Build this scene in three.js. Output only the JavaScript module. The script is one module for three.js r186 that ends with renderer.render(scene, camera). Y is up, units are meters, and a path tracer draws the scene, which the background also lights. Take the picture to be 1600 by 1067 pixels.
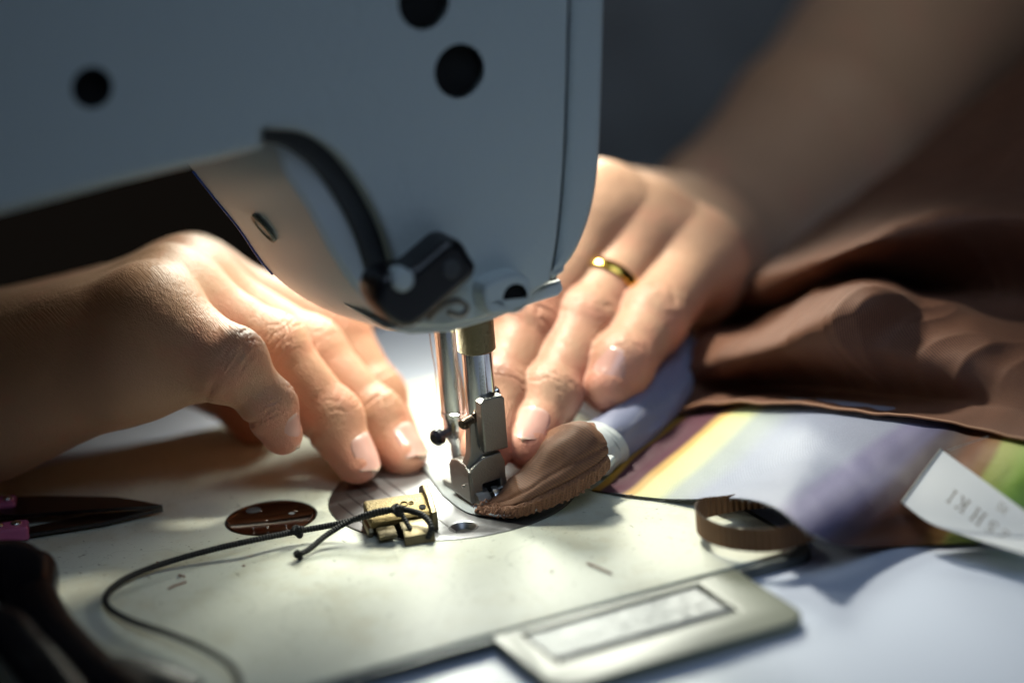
import * as THREE from 'three';
import { mergeGeometries, mergeVertices, toCreasedNormals } from 'three/addons/utils/BufferGeometryUtils.js';
import { RoundedBoxGeometry } from 'three/addons/geometries/RoundedBoxGeometry.js';

// ------------------------------------------------------------------ camera, light, exposure
const RAD = Math.PI / 180, FPX = 3778, DIST = 570;            // lens in photo pixels (1600 wide), focus distance in mm
const PITCH = 18 * RAD, ROLL = 4.5 * RAD, PHI = 25 * RAD;     // camera tilt, camera roll, turn of the machine
const V = (x, y, z) => new THREE.Vector3(x, y, z);
const FW = V(0, -Math.sin(PITCH), -Math.cos(PITCH)), U0 = V(0, Math.cos(PITCH), -Math.sin(PITCH)), R0 = V(1, 0, 0);
const RT = R0.clone().multiplyScalar(Math.cos(ROLL)).addScaledVector(U0, -Math.sin(ROLL));
const UP = R0.clone().multiplyScalar(Math.sin(ROLL)).addScaledVector(U0, Math.cos(ROLL));
const sight = (x, y) => FW.clone().addScaledVector(RT, (x - 800) / FPX).addScaledVector(UP, (533.5 - y) / FPX);
const EYE = sight(735, 790).multiplyScalar(-DIST);            // the needle stands at the origin, on the bed

const scene = new THREE.Scene();
const camera = new THREE.PerspectiveCamera(2 * Math.atan(533.5 / FPX) / RAD, 1024 / 682, 0.02, 10);
camera.position.copy(EYE).multiplyScalar(0.001);
camera.quaternion.setFromRotationMatrix(new THREE.Matrix4().makeBasis(RT, UP, FW.clone().negate()));
camera.focus = (DIST - 8) / 1000;
camera.userData.fStop = 4;
const renderer = new THREE.WebGLRenderer({ antialias: true });
renderer.setSize(1024, 682);
renderer.toneMapping = THREE.LinearToneMapping;
renderer.toneMappingExposure = 1.12;
renderer.shadowMap.enabled = true;
scene.background = new THREE.Color(0.004, 0.0032, 0.0026);

function spot(name, at, to, power, angle, pen, radius, color) {
  const l = new THREE.SpotLight(color, power, 0, angle * RAD, pen);
  l.name = name; l.position.set(...at).multiplyScalar(0.001); l.target.position.set(...to).multiplyScalar(0.001);
  l.castShadow = true; l.shadow.radius = radius; scene.add(l, l.target);
}
spot('machine_led_light', [-6, 40, -8], [4, 0, 14], 0.011, 80, 0.5, 0.35, new THREE.Color(0.98, 1, 0.86));
spot('machine_lamp_light', [12, 150, -235], [0, 0, 6], 0.27, 28, 0.8, 2.2, new THREE.Color(0.98, 1, 0.86));
spot('work_lamp_light', [6, 165, -88], [22, 0, 4], 0.155, 42, 0.55, 0.6, new THREE.Color(1, 0.96, 0.8));
spot('room_lamp_light', [230, 470, 330], [114, 26, 34], 0.7, 22.5, 1, 14, new THREE.Color(0.59, 0.76, 1));
spot('torso_fill_light', [270, 600, 0], [85, 85, -400], 0.5, 9.5, 1, 4, new THREE.Color(0.75, 0.85, 1));  // added unseen fill that brightens the shirt in the background
function panelLight(name, at, to, w, h, power, color) {
  const l = new THREE.RectAreaLight(color, power, w / 1000, h / 1000);
  l.name = name; l.position.set(...at).multiplyScalar(0.001); l.lookAt(to[0] / 1000, to[1] / 1000, to[2] / 1000); scene.add(l);
}
spot('forearm_fill_light', [330, 640, -100], [150, 60, -240], 0.17, 13, 1, 5, new THREE.Color(0.9, 0.95, 0.85));  // added fill aimed at the far forearm, no fixture behind it

// ------------------------------------------------------------------ measuring helpers (mm)
const atY = (x, y, h) => { const k = sight(x, y); return EYE.clone().addScaledVector(k, (h - EYE.y) / k.y); };
const atD = (x, y, d) => EYE.clone().addScaledVector(sight(x, y), DIST + d);
const sightTo = (p) => p.clone().sub(EYE), atRay = (k, h) => EYE.clone().addScaledVector(k, (h - EYE.y) / k.y);
const MX = V(Math.cos(PHI), 0, -Math.sin(PHI)), MZ = V(Math.sin(PHI), 0, Math.cos(PHI));
const toM = (p) => V(p.dot(MX), p.y, p.dot(MZ));              // world -> the machine's own axes
const mW = (x, y, w) => { const k = sight(x, y); return toM(EYE.clone().addScaledVector(k, (w - EYE.dot(MZ)) / k.dot(MZ))); };
const mY = (x, y, h) => toM(atY(x, y, h));

let seed = 7;
const rnd = () => { seed = (seed * 1664525 + 1013904223) >>> 0; return seed / 4294967296; };
const hash = (x, y, z) => { let h = (Math.imul(x, 374761393) + Math.imul(y, 668265263) + Math.imul(z, 2147483647 ^ 0x5bd1e995)) | 0; h = Math.imul(h ^ (h >>> 13), 1274126177); return ((h ^ (h >>> 16)) >>> 0) / 4294967296; };
function noise(x, y, z = 0) {
  const i = Math.floor(x), j = Math.floor(y), k = Math.floor(z); let u = x - i, v = y - j, w = z - k;
  u = u * u * (3 - 2 * u); v = v * v * (3 - 2 * v); w = w * w * (3 - 2 * w);
  const L = (a, b, t) => a + (b - a) * t;
  return L(L(L(hash(i, j, k), hash(i + 1, j, k), u), L(hash(i, j + 1, k), hash(i + 1, j + 1, k), u), v), L(L(hash(i, j, k + 1), hash(i + 1, j, k + 1), u), L(hash(i, j + 1, k + 1), hash(i + 1, j + 1, k + 1), u), v), w) * 2 - 1;
}
const fbm = (x, y, z = 0) => noise(x, y, z) * 0.55 + noise(x * 2.1 + 7, y * 2.1, z * 2.1 + 3) * 0.3 + noise(x * 4.3, y * 4.3 + 5, z * 4.3) * 0.15;
const clamp = (x, a = 0, b = 1) => Math.min(b, Math.max(a, x)), mix = (a, b, t) => a + (b - a) * t;
const smooth = (a, b, x) => { const t = clamp((x - a) / (b - a)); return t * t * (3 - 2 * t); };

// ------------------------------------------------------------------ textures and materials
function tex(n, m, f, srgb, rx = 1, ry = 1) {                 // f(u, v) -> 0..1 or [r, g, b]
  const d = new Uint8Array(n * m * 4);
  for (let j = 0; j < m; j++) for (let i = 0; i < n; i++) {
    let c = f((i + 0.5) / n, (j + 0.5) / m); if (typeof c === 'number') c = [c, c, c];
    for (let k = 0; k < 3; k++) d[(j * n + i) * 4 + k] = clamp(c[k]) * 255;
    d[(j * n + i) * 4 + 3] = 255;
  }
  const t = new THREE.DataTexture(d, n, m);
  t.wrapS = t.wrapT = THREE.RepeatWrapping; t.magFilter = THREE.LinearFilter; t.repeat.set(rx, ry);
  if (srgb) t.colorSpace = THREE.SRGBColorSpace;
  t.needsUpdate = true; return t;
}
const per = (u, v, n, z = 0) => {                             // noise that repeats over 0..1
  const a = u * n, b = v * n, i = Math.floor(a), j = Math.floor(b); let s = a - i, t = b - j; s = s * s * (3 - 2 * s); t = t * t * (3 - 2 * t);
  const q = (x, y) => hash(((x % n) + n) % n, ((y % n) + n) % n, z);
  return mix(mix(q(i, j), q(i + 1, j), s), mix(q(i, j + 1), q(i + 1, j + 1), s), t);
};
const peel = tex(512, 512, (u, v) => 0.5 * per(u, v, 12, 1) + 0.3 * per(u, v, 28, 2) + 0.2 * per(u, v, 70, 3));
const grit = tex(512, 512, (u, v) => 0.4 * per(u, v, 40, 4) + 0.35 * per(u, v, 110, 5) + 0.25 * per(u, v, 256, 6));
const pores = tex(1024, 1024, (u, v) => {
  let a = 0; for (const [n, z] of [[64, 11], [110, 12]]) { const r = Math.abs(per(u, v, n, z) - 0.5) * 2; a += clamp(r * 1.7) * 0.4; }
  return a + 0.2 * per(u, v, 300, 13);
});
const twill = tex(256, 256, (u, v) => { const a = Math.sin((u + v) * 2 * Math.PI * 12); return 0.86 + 0.12 * a + 0.1 * (per(u, v, 128, 61) - 0.5) + 0.08 * (per(u, v, 24, 62) - 0.5); }, true);
const weave = tex(256, 256, (u, v) => { const a = Math.sin((u + v) * 2 * Math.PI * 24), b = Math.sin((u - v) * 2 * Math.PI * 24); return 0.5 + 0.3 * a + 0.12 * b + 0.12 * (per(u, v, 64, 9) - 0.5); });
const ribs = tex(256, 16, (u) => Math.pow(0.5 + 0.5 * Math.cos(u * 2 * Math.PI * 16), 0.6));
const brushed = tex(512, 512, (u, v) => 0.5 * per(u * 1, v, 6, 21) * 0.4 + 0.6 * hash(0, Math.floor(v * 512), 3) * 0.6 + 0.3 * per(u, v, 60, 22));
const rep = (t, s) => { const c = t.clone(); c.repeat.set(s[0] ?? s, s[1] ?? s); c.needsUpdate = true; return c; };
const smear = tex(512, 512, (u, v) => 0.35 + 0.5 * Math.pow(0.6 * per(u, v, 7, 31) + 0.4 * per(u, v, 23, 32), 1.4));

const enamel = tex(1024, 1024, (u, v) => { const st = per(u, v, 9, 51) * 0.5 + per(u, v, 24, 52) * 0.3 + per(u, v, 70, 53) * 0.2, sp = Math.pow(per(u, v, 200, 54), 24) * 0.35 + Math.pow(per(u, v, 90, 55), 34) * 0.5, sc = Math.pow(clamp(1 - Math.abs(per(u, v, 6, 56) + 0.3 * per(u, v, 14, 57) - 0.66) * 40), 2) * 0.05, k = 1 - 0.035 * smooth(0.45, 0.75, st) - sp - sc; return [k, k - 0.015 * smooth(0.5, 0.8, st), k - 0.04 * smooth(0.45, 0.8, st) - sp * 0.1]; }, true);
const M = (o) => new THREE.MeshPhysicalMaterial(o);
const lin = (r, g, b) => new THREE.Color().setRGB(r, g, b);
const mat = {
  cast: M({ name: 'grey_machine_paint', color: lin(0.5, 0.57, 0.58), roughness: 0.42, bumpMap: rep(peel, 26), bumpScale: 0.00028, clearcoat: 0.15, clearcoatRoughness: 0.3 }),
  castOffset: M({ name: 'bounce_offset_paint', color: lin(0.58, 0.64, 0.68), roughness: 0.45, bumpMap: rep(peel, 30), bumpScale: 0.00004 }),  // paler machine paint, blue put into the colour to offset warm bounce light
  bed: M({ name: 'cream_enamel', color: lin(0.65, 0.67, 0.57), map: rep(enamel, 9), roughness: 0.5, specularIntensity: 0.7, bumpMap: rep(peel, 26), bumpScale: 0.00008, roughnessMap: null }),
  edge: M({ name: 'worn_grey_edge', color: lin(0.085, 0.1, 0.105), roughness: 0.35, metalness: 0.3, bumpMap: rep(grit, 30), bumpScale: 0.0001 }),
  black: M({ name: 'black_plastic', color: lin(0.006, 0.006, 0.008), roughness: 0.35 }),
  hole: M({ name: 'dark_hole', color: lin(0.003, 0.003, 0.003), roughness: 0.9 }),
  gloss: M({ name: 'glossy_black', color: lin(0.004, 0.004, 0.006), specularIntensity: 0.4, roughness: 0.2 }),
  darkMatte: M({ name: 'dark_matte', color: lin(0.045, 0.05, 0.056), roughness: 0.6 }),  // even matte dark grey for the curved strip, disc holes and lever screw
  chrome: M({ name: 'chrome', color: lin(0.72, 0.72, 0.72), metalness: 1, roughness: 0.13, bumpMap: rep(grit, [40, 40]), bumpScale: 0.000012 }),
  steel: M({ name: 'worn_steel', color: lin(0.34, 0.33, 0.31), metalness: 1, roughness: 0.32, bumpMap: rep(grit, 90), bumpScale: 0.00012 }),
  plate: M({ name: 'satin_plate_steel', color: lin(0.21, 0.21, 0.22), metalness: 1, roughness: 0.4, bumpMap: rep(brushed, [30, 30]), bumpScale: 0.000015 }),
  mirror: M({ name: 'polished_disc', color: lin(0.13, 0.105, 0.09), metalness: 1, roughness: 0.1 }),
  bronze: M({ name: 'sintered_bronze', color: lin(0.22, 0.19, 0.12), metalness: 1, roughness: 0.42, bumpMap: rep(grit, 60), bumpScale: 0.00012 }),
  brass: M({ name: 'tarnished_brass', color: lin(0.16, 0.12, 0.056), metalness: 1, roughness: 0.46, bumpMap: rep(grit, 70), bumpScale: 0.00012 }),
  brassPale: M({ name: 'pale_brass', color: lin(0.2, 0.165, 0.1), metalness: 1, roughness: 0.42, bumpMap: rep(grit, 70), bumpScale: 0.00008 }),
  gold: M({ name: 'gold', color: lin(0.95, 0.62, 0.12), metalness: 1, roughness: 0.14 }),
  cord: M({ name: 'black_elastic', color: lin(0.008, 0.008, 0.008), roughness: 0.75, bumpMap: rep(ribs, [2, 1]), bumpScale: 0.0002 }),
  pink: M({ name: 'pink_coating', color: lin(0.6, 0.14, 0.3), roughness: 0.45, bumpMap: rep(grit, 80), bumpScale: 0.0001 }),
  darkSteel: M({ name: 'blackened_steel', color: lin(0.12, 0.09, 0.07), metalness: 1, roughness: 0.35 }),
  blade: M({ name: 'dark_blade_steel', color: lin(0.09, 0.085, 0.085), metalness: 1, roughness: 0.28 }),
  table: M({ name: 'white_laminate', color: lin(0.6, 0.66, 0.8), roughness: 0.38, bumpMap: rep(grit, 12), bumpScale: 0.00003 }),
  zinc: M({ name: 'pressed_zinc', color: lin(0.27, 0.28, 0.29), metalness: 0.5, roughness: 0.5, bumpMap: rep(peel, 40), bumpScale: 0.0003 }),
  frame: M({ name: 'olive_painted_frame', color: lin(0.17, 0.185, 0.145), roughness: 0.38 }),
  skin: M({ name: 'skin', vertexColors: true, color: lin(1, 1, 1), roughness: 0.46, specularIntensity: 0.75, bumpMap: rep(pores, 34), bumpScale: 0.00009, transmission: 0.16, sheen: 0.1, sheenColor: lin(1, 0.7, 0.5), sheenRoughness: 0.5 }),
  nail: M({ name: 'fingernail', vertexColors: true, roughness: 0.24, clearcoat: 0.3, clearcoatRoughness: 0.2, transmission: 0.15 }),
  shirt: M({ name: 'dark_shirt', color: lin(0.11, 0.125, 0.14), roughness: 0.9, bumpMap: rep(weave, 20), bumpScale: 0.0002 }),
  brown: M({ name: 'brown_twill', color: lin(0.2, 0.08, 0.043), map: rep(twill, 110), roughness: 0.72, sheen: 0.2, sheenColor: lin(0.7, 0.5, 0.4), sheenRoughness: 0.45, bumpMap: rep(weave, 95), bumpScale: 0.00007 }),
  facing: M({ name: 'warm_brown_twill', color: lin(0.25, 0.108, 0.054), map: rep(twill, 120), roughness: 0.68, sheen: 0.15, sheenColor: lin(0.8, 0.5, 0.3), bumpMap: rep(weave, 150), bumpScale: 0.00006 }),
  stitch: M({ name: 'brown_thread', color: lin(0.25, 0.115, 0.06), roughness: 0.6, sheen: 0.3, sheenColor: lin(1, 0.6, 0.4) }),
  white: M({ name: 'white_lining', color: lin(0.54, 0.58, 0.59), roughness: 0.6, bumpMap: rep(weave, 90), bumpScale: 0.00012 }),
  greySatin: M({ name: 'grey_blue_satin', color: lin(0.2, 0.22, 0.33), roughness: 0.45, sheen: 0.5, sheenColor: lin(0.7, 0.75, 1), sheenRoughness: 0.4, bumpMap: rep(weave, 90), bumpScale: 0.00006 }),
  ribbon: M({ name: 'brown_grosgrain', color: lin(0.17, 0.075, 0.025), roughness: 0.6, sheen: 0.3, sheenColor: lin(0.8, 0.5, 0.3), bumpMap: rep(ribs, [42, 1]), bumpScale: 0.0006 }),
  lint: M({ name: 'brown_lint', color: lin(0.3, 0.13, 0.08), roughness: 0.8 }),
  blue: M({ name: 'blue_edge', color: lin(0.01, 0.06, 0.35), roughness: 0.4 }),
};

// ------------------------------------------------------------------ building helpers: geometry is written in mm, in world (or machine) axes
const used = {};
const numbered = (n) => { const k = used[n] = (used[n] ?? -1) + 1; return k ? n + '_' + String(k).padStart(3, '0') : n; };
function thing(name, label, category, at = V(0, 0, 0), group) {
  const g = new THREE.Group(); g.name = numbered(name); g.position.copy(at).multiplyScalar(0.001); g.userData = { label, category };
  if (group) g.userData.group = group;
  g.userData.origin = undefined; scene.add(g); g.origin = at; return g;
}
function part(parent, name, geo, material, label, kind) {
  const gs = [].concat(geo).map((g) => (g.index ? g.toNonIndexed() : g)), keep = gs.every((g) => g.attributes.color) ? ['position', 'normal', 'uv', 'color'] : ['position', 'normal', 'uv'];
  for (const g of gs) { for (const k of Object.keys(g.attributes)) if (!keep.includes(k)) g.deleteAttribute(k); if (!g.attributes.normal) g.computeVertexNormals(); if (!g.attributes.uv) g.setAttribute('uv', new THREE.BufferAttribute(new Float32Array(g.attributes.position.count * 2), 2)); }
  const g = gs.length > 1 ? mergeGeometries(gs) : gs[0].clone();
  let o = parent, at = null; while (o && o !== scene) { if (o.origin) { at = o.origin; break; } o = o.parent; }
  if (at) g.translate(-at.x, -at.y, -at.z);
  g.scale(0.001, 0.001, 0.001);
  const m = new THREE.Mesh(g, material); m.name = name; m.castShadow = m.receiveShadow = true;
  if (label) m.userData.label = label;
  if (kind) m.userData.kind = kind;
  parent.add(m); return m;
}
function solo(name, label, category, geo, material, group) {
  const m = part(scene, numbered(name), geo, material, label); if (category) m.userData.category = category; if (group) m.userData.group = group; return m;
}
function metricUV(g, s = 0.001) {                              // box-projected uv in metres, from the object's own shape
  g = g.index ? g.toNonIndexed() : g; const p = g.attributes.position, n = g.attributes.normal, uv = new Float32Array(p.count * 2);
  for (let i = 0; i < p.count; i++) {
    const a = [Math.abs(n.getX(i)), Math.abs(n.getY(i)), Math.abs(n.getZ(i))], k = a.indexOf(Math.max(...a));
    uv[i * 2] = (k === 0 ? p.getZ(i) : p.getX(i)) * s * 1; uv[i * 2 + 1] = (k === 1 ? p.getZ(i) : p.getY(i)) * s * 1;
  }
  g.setAttribute('uv', new THREE.BufferAttribute(uv, 2)); return g;
}
const box = (x0, x1, y0, y1, z0, z1, r = 0.4) => {
  const g = new RoundedBoxGeometry(x1 - x0, y1 - y0, z1 - z0, 3, Math.min(r, (x1 - x0) / 2.01, (y1 - y0) / 2.01, (z1 - z0) / 2.01));
  g.translate((x0 + x1) / 2, (y0 + y1) / 2, (z0 + z1) / 2); return metricUV(g);
};
const orient = (g, a, b) => {                                  // a shape standing on y -> from a to b
  g.applyQuaternion(new THREE.Quaternion().setFromUnitVectors(V(0, 1, 0), b.clone().sub(a).normalize())); g.translate(a.x, a.y, a.z); return g;
};
function lathe(a, b, prof, seg = 48) {                         // prof: [radius, distance from a]
  const g = new THREE.LatheGeometry(prof.map(([r, y]) => new THREE.Vector2(r, y)), seg);
  return orient(metricUV(toCreasedNormals(g, 0.5)), a, b);
}
const rod = (a, b, r, bev = 0.3, seg = 40) => { const L = a.distanceTo(b); return lathe(a, b, [[0, 0], [r - bev, 0], [r, bev], [r, L - bev], [r - bev, L], [0, L]], seg); };
const tube = (pts, r, n = 80, closed = false, seg = 10) => new THREE.TubeGeometry(new THREE.CatmullRomCurve3(pts, closed), n, r, seg, closed);
function slab(poly, w0, w1, bev = 1, holes = []) {             // outline in the machine's (u, y), thickness along w
  const s = new THREE.Shape(poly.map((p) => new THREE.Vector2(p.x, p.y)));
  for (const h of holes) { const q = new THREE.Path(); q.absellipse(h[0], h[1], h[2] + 2 * bev, h[2] + 2 * bev, 0, Math.PI * 2, true); s.holes.push(q); }
  const g = new THREE.ExtrudeGeometry(s, { depth: w1 - w0 - 2 * bev, bevelEnabled: bev > 0, bevelThickness: bev, bevelSize: bev, bevelOffset: -bev, bevelSegments: 4, curveSegments: 28 });
  g.translate(0, 0, w0 + bev); const c = toCreasedNormals(g, 0.6), P = c.attributes.position, N = c.attributes.normal, A = V(), B = V(), C = V();
  for (let i = 0; i < P.count; i += 3) { A.fromBufferAttribute(P, i); B.fromBufferAttribute(P, i + 1).sub(A); C.fromBufferAttribute(P, i + 2).sub(A); const z = B.cross(C).normalize().z; if (Math.abs(z) > 0.9995) for (let k = 0; k < 3; k++) N.setXYZ(i + k, 0, 0, Math.sign(z)); }
  return metricUV(c);
}
const spline = (pts, n, closed = false) => new THREE.CatmullRomCurve3(pts, closed, 'centripetal').getPoints(n);
function loft(rings, caps = true) {                            // rings of equal length, closed round
  const n = rings[0].length, pos = [], idx = [];
  rings.forEach((r) => r.forEach((p) => pos.push(p.x, p.y, p.z)));
  for (let k = 0; k < rings.length - 1; k++) for (let i = 0; i < n; i++) { const a = k * n + i, b = k * n + (i + 1) % n; idx.push(a, b, a + n, b, b + n, a + n); }
  if (caps) for (const k of [0, rings.length - 1]) {
    const tri = THREE.ShapeUtils.triangulateShape(rings[k].map((p) => new THREE.Vector2(p.x, p.y)), []);
    for (const t of tri) idx.push(...(k ? t : [t[0], t[2], t[1]]).map((i) => i + k * n));
  }
  const g = new THREE.BufferGeometry(); g.setAttribute('position', new THREE.Float32BufferAttribute(pos, 3)); g.setIndex(idx);
  return metricUV(toCreasedNormals(g, 0.5));
}
function sheet(rows, nu, nv, thick = 0.35, bend = null) {      // cloth through a grid of points: rows[j][i]
  const cr = (a, b, c, d, t) => 0.5 * (2 * b + (c - a) * t + (2 * a - 5 * b + 4 * c - d) * t * t + (3 * b - a - 3 * c + d) * t * t * t);
  const get = (r, s) => { const n = r.length - 1, i = Math.min(Math.floor(s * n), n - 1), t = s * n - i, q = (k) => r[clamp(k, 0, n)]; const [a, b, c, d] = [q(i - 1), q(i), q(i + 1), q(i + 2)]; return V(cr(a.x, b.x, c.x, d.x, t), cr(a.y, b.y, c.y, d.y, t), cr(a.z, b.z, c.z, d.z, t)); };
  const P = [];
  for (let j = 0; j <= nv; j++) for (let i = 0; i <= nu; i++) P.push(get(rows.map((r) => get(r, i / nu)), j / nv));
  const at = (i, j) => P[clamp(j, 0, nv) * (nu + 1) + clamp(i, 0, nu)];
  const normals = () => P.map((_, k) => { const i = k % (nu + 1), j = Math.floor(k / (nu + 1)); return at(i + 1, j).clone().sub(at(i - 1, j)).cross(at(i, j + 1).clone().sub(at(i, j - 1))).normalize(); });
  if (bend) { const N = normals(); P.forEach((p, k) => p.addScaledVector(N[k], bend((k % (nu + 1)) / nu, Math.floor(k / (nu + 1)) / nv, p))); }
  const N = normals(), pos = [], nor = [], uv = [], idx = [], W = nu + 1, cnt = P.length;
  const us = [0], vs = [0];
  for (let i = 1; i <= nu; i++) us.push(us[i - 1] + at(i, nv >> 1).distanceTo(at(i - 1, nv >> 1)) / 1000);
  for (let j = 1; j <= nv; j++) vs.push(vs[j - 1] + at(nu >> 1, j).distanceTo(at(nu >> 1, j - 1)) / 1000);
  for (const s of [0.5, -0.5]) P.forEach((p, k) => { const q = p.clone().addScaledVector(N[k], s * thick); pos.push(q.x, q.y, q.z); nor.push(...N[k].clone().multiplyScalar(Math.sign(s)).toArray()); uv.push(us[k % W], vs[Math.floor(k / W)]); });
  for (let j = 0; j < nv; j++) for (let i = 0; i < nu; i++) { const a = j * W + i, b = a + 1, c = a + W, d = c + 1; idx.push(a, b, d, a, d, c, cnt + a, cnt + d, cnt + b, cnt + a, cnt + c, cnt + d); }
  const wall = (a, b) => idx.push(a, cnt + a, cnt + b, a, cnt + b, b);
  for (let i = 0; i < nu; i++) { wall(i, i + 1); wall(nv * W + i + 1, nv * W + i); }
  for (let j = 0; j < nv; j++) { wall((j + 1) * W, j * W); wall(j * W + nu, (j + 1) * W + nu); }
  const g = new THREE.BufferGeometry();
  g.setAttribute('position', new THREE.Float32BufferAttribute(pos, 3)); g.setAttribute('normal', new THREE.Float32BufferAttribute(nor, 3)); g.setAttribute('uv', new THREE.Float32BufferAttribute(uv, 2)); g.setIndex(idx);
  g.userData = { at, us, vs, normals: N, nu, nv }; return g;
}
const H = (l) => l.map(([x, y, h]) => atY(x, y, h));           // photo measurements -> points, by height over the bed
const D = (l) => l.map(([x, y, d]) => atD(x, y, d));           // the same by distance behind the needle

// ------------------------------------------------------------------ table
{
  const g = box(-420, 420, -43, -3, -155, 420, 2); g.rotateY(PHI);
  const t = solo('tabletop', 'white laminate sewing table top around the machine bed', null, g, mat.table); t.userData.kind = 'structure';
}

// ------------------------------------------------------------------ sewing machine (its own axes: u along the bed, y up, w towards the camera)
const machine = thing('sewing_machine', 'grey industrial sewing machine with cream bed and lowered presser foot', 'sewing machine');
machine.rotation.y = PHI;
const WC = 20;                                                 // the rear cover's plane
const c2 = (l, w = WC) => l.map(([x, y]) => mW(x, y, w));
{
  // bed: cream sheet with a round corner, a grey edge all round
  const bw = mY(900, 962, 0).z, bu = mY(1296, 862, 0).x, bf = mY(640, 597, 0).z, bedTop = new THREE.Shape(), r = 7, L = -330;
  const bt = bw - 2.6; bedTop.moveTo(L, -bt).lineTo(bu - r, -bt).quadraticCurveTo(bu - 2.4, -bt, bu - 2.4, -bt + r).lineTo(bu - 2.4, -bf - r).quadraticCurveTo(bu - 2.4, -bf, bu - r, -bf).lineTo(L, -bf).closePath();
  const NP = toM(V(-4, 0, -10)), DC = mY(422.5, 808.5, 0), DR = 10.7;
  const ring = (x, z, rr) => { const q = new THREE.Path(); q.absellipse(x, -z, rr, rr, 0, Math.PI * 2, true); bedTop.holes.push(q); };
  ring(NP.x, NP.z, 30.2); ring(DC.x, DC.z, DR + 0.25);
  const ex = (s, d, bev) => { const g = new THREE.ExtrudeGeometry(s, { depth: d - 2 * bev, bevelEnabled: true, bevelThickness: bev, bevelSize: bev, bevelOffset: -bev, bevelSegments: 3, curveSegments: 64 }); g.rotateX(-Math.PI / 2); return metricUV(toCreasedNormals(g, 0.7)); };
  const gb = ex(bedTop, 1.2, 0.3); gb.translate(0, -1.2 + 0.3, 0); part(machine, 'bed', gb, mat.bed);
  const low = new THREE.Shape(); low.moveTo(L, -bw).lineTo(bu - r, -bw).quadraticCurveTo(bu, -bw, bu, -bw + r).lineTo(bu, -bf - r).quadraticCurveTo(bu, -bf, bu - r, -bf).lineTo(L, -bf).closePath(); { const q = new THREE.Path(); q.absellipse(NP.x, -NP.z, 29, 29, 0, Math.PI * 2, true); low.holes.push(q); } const ge = ex(low, 8.6, 0.7); ge.translate(0, -9.35 + 0.7, 0);
  part(machine, 'bed_edge', ge, mat.edge);
  // needle plate with guide lines and screws
  const np = new THREE.Shape(); np.absarc(0, 0, 30, 0, Math.PI * 2); const sc1 = mY(724, 824, 0), hole = new THREE.Path(); hole.absarc(sc1.x - NP.x, -(sc1.z - NP.z), 3.1, 0, Math.PI * 2, true); np.holes.push(hole);
  const gn = ex(np, 1.3, 0.15); gn.translate(NP.x, -1.3 + 0.15 + 0.12, NP.z); const plate = part(machine, 'needle_plate', gn, mat.plate);
  for (const k of [-26, -22, -18, -14, -10.5, 9.5, 13]) { const c = Math.sqrt(29 * 29 - k * k), z0 = k < 0 ? -c * 0.75 : c * 0.3, z1 = k < 0 ? c * 0.9 : c * 0.86; part(plate, 'guide_line', box(NP.x + k - 0.23, NP.x + k + 0.23, 0.06, 0.155, NP.z + z0, NP.z + z1, 0.04), mat.black); }
  const s0 = V(sc1.x, -1.6, sc1.z); part(plate, 'countersunk_screw', lathe(s0, V(sc1.x, 1, sc1.z), [[0, 0.2], [1.9, 0.2], [2, 0.5], [3.1, 1.72], [3.5, 1.85], [3.5, 1.3]]), mat.plate);
  part(plate, 'screw_hole', rod(V(sc1.x, -1.45, sc1.z), V(sc1.x, -1.2, sc1.z), 1.9, 0.05), mat.hole);
  // polished round disc in the bed
  const disc = part(machine, 'inspection_disc', lathe(V(DC.x, -0.9, DC.z), V(DC.x, 1, DC.z), [[0, 0.55], [DR - 0.9, 0.55], [DR - 0.5, 0.7], [DR - 0.15, 0.98], [DR, 0.9], [DR, 0]], 80), mat.mirror, 'polished round disc that reflects the dark hand');
  for (const [x, y, q] of [[395, 795, 1.9], [455, 800, 0.8]]) { const p = mY(x, y, 0); part(disc, 'disc_hole', rod(V(p.x, -0.5, p.z), V(p.x, -0.28, p.z), q, 0.1), mat.darkMatte); }
  for (let i = 0; i < 14; i++) { const p = mY(372 + rnd() * 95, 795 + rnd() * 30, 0); const g = new THREE.SphereGeometry(0.22 + rnd() * 0.25, 10, 6); g.scale(1, 0.4, 1); g.translate(p.x, -0.32, p.z); if (i < 7) part(disc, 'chrome_bead', g, mat.chrome); }  // small flattened chrome beads scattered over the disc
  // hinge plate let into the table at the near edge
  const h0 = mY(788, 1012, 0), h1 = mY(1182, 906, 0), hw = mY(1000, 1040, 0).z, hs = new THREE.Shape(), hr = 7, a = h0.x, b = h1.x, z0 = -(bw - 2), z1 = -hw;
  hs.moveTo(a, z0).lineTo(a, z1 + hr).quadraticCurveTo(a, z1, a + hr, z1).lineTo(b - hr, z1).quadraticCurveTo(b, z1, b, z1 + hr).lineTo(b, z0).closePath();
  const in0 = mY(846, 1012, 0), in1 = mY(1130, 935, 0), inw0 = bw + 0.8, inw1 = mY(1020, 990, 0).z, hh = new THREE.Path([[in0.x, inw0], [in0.x, inw1], [in1.x, inw1], [in1.x, inw0]].map(([x, z]) => new THREE.Vector2(x, -z))); hs.holes.push(hh);
  const gh = ex(hs, 3.2, 0.7); gh.translate(0, -3.7 + 0.7 + 0.2, 0); const hinge = part(machine, 'hinge_plate', gh, mat.frame, 'olive painted plate with a metal insert at the near bed edge');
  part(hinge, 'metal_insert', box(in0.x + 0.4, in1.x - 0.4, -4, -0.9, inw0 - 0.4, inw1 - 0.4, 0.8), mat.zinc);
  part(hinge, 'insert_roll', rod(V(in0.x + 0.8, -0.7, inw1 - 1.6), V(in1.x - 1, -0.7, inw1 - 1.6), 0.95), mat.zinc);
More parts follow.
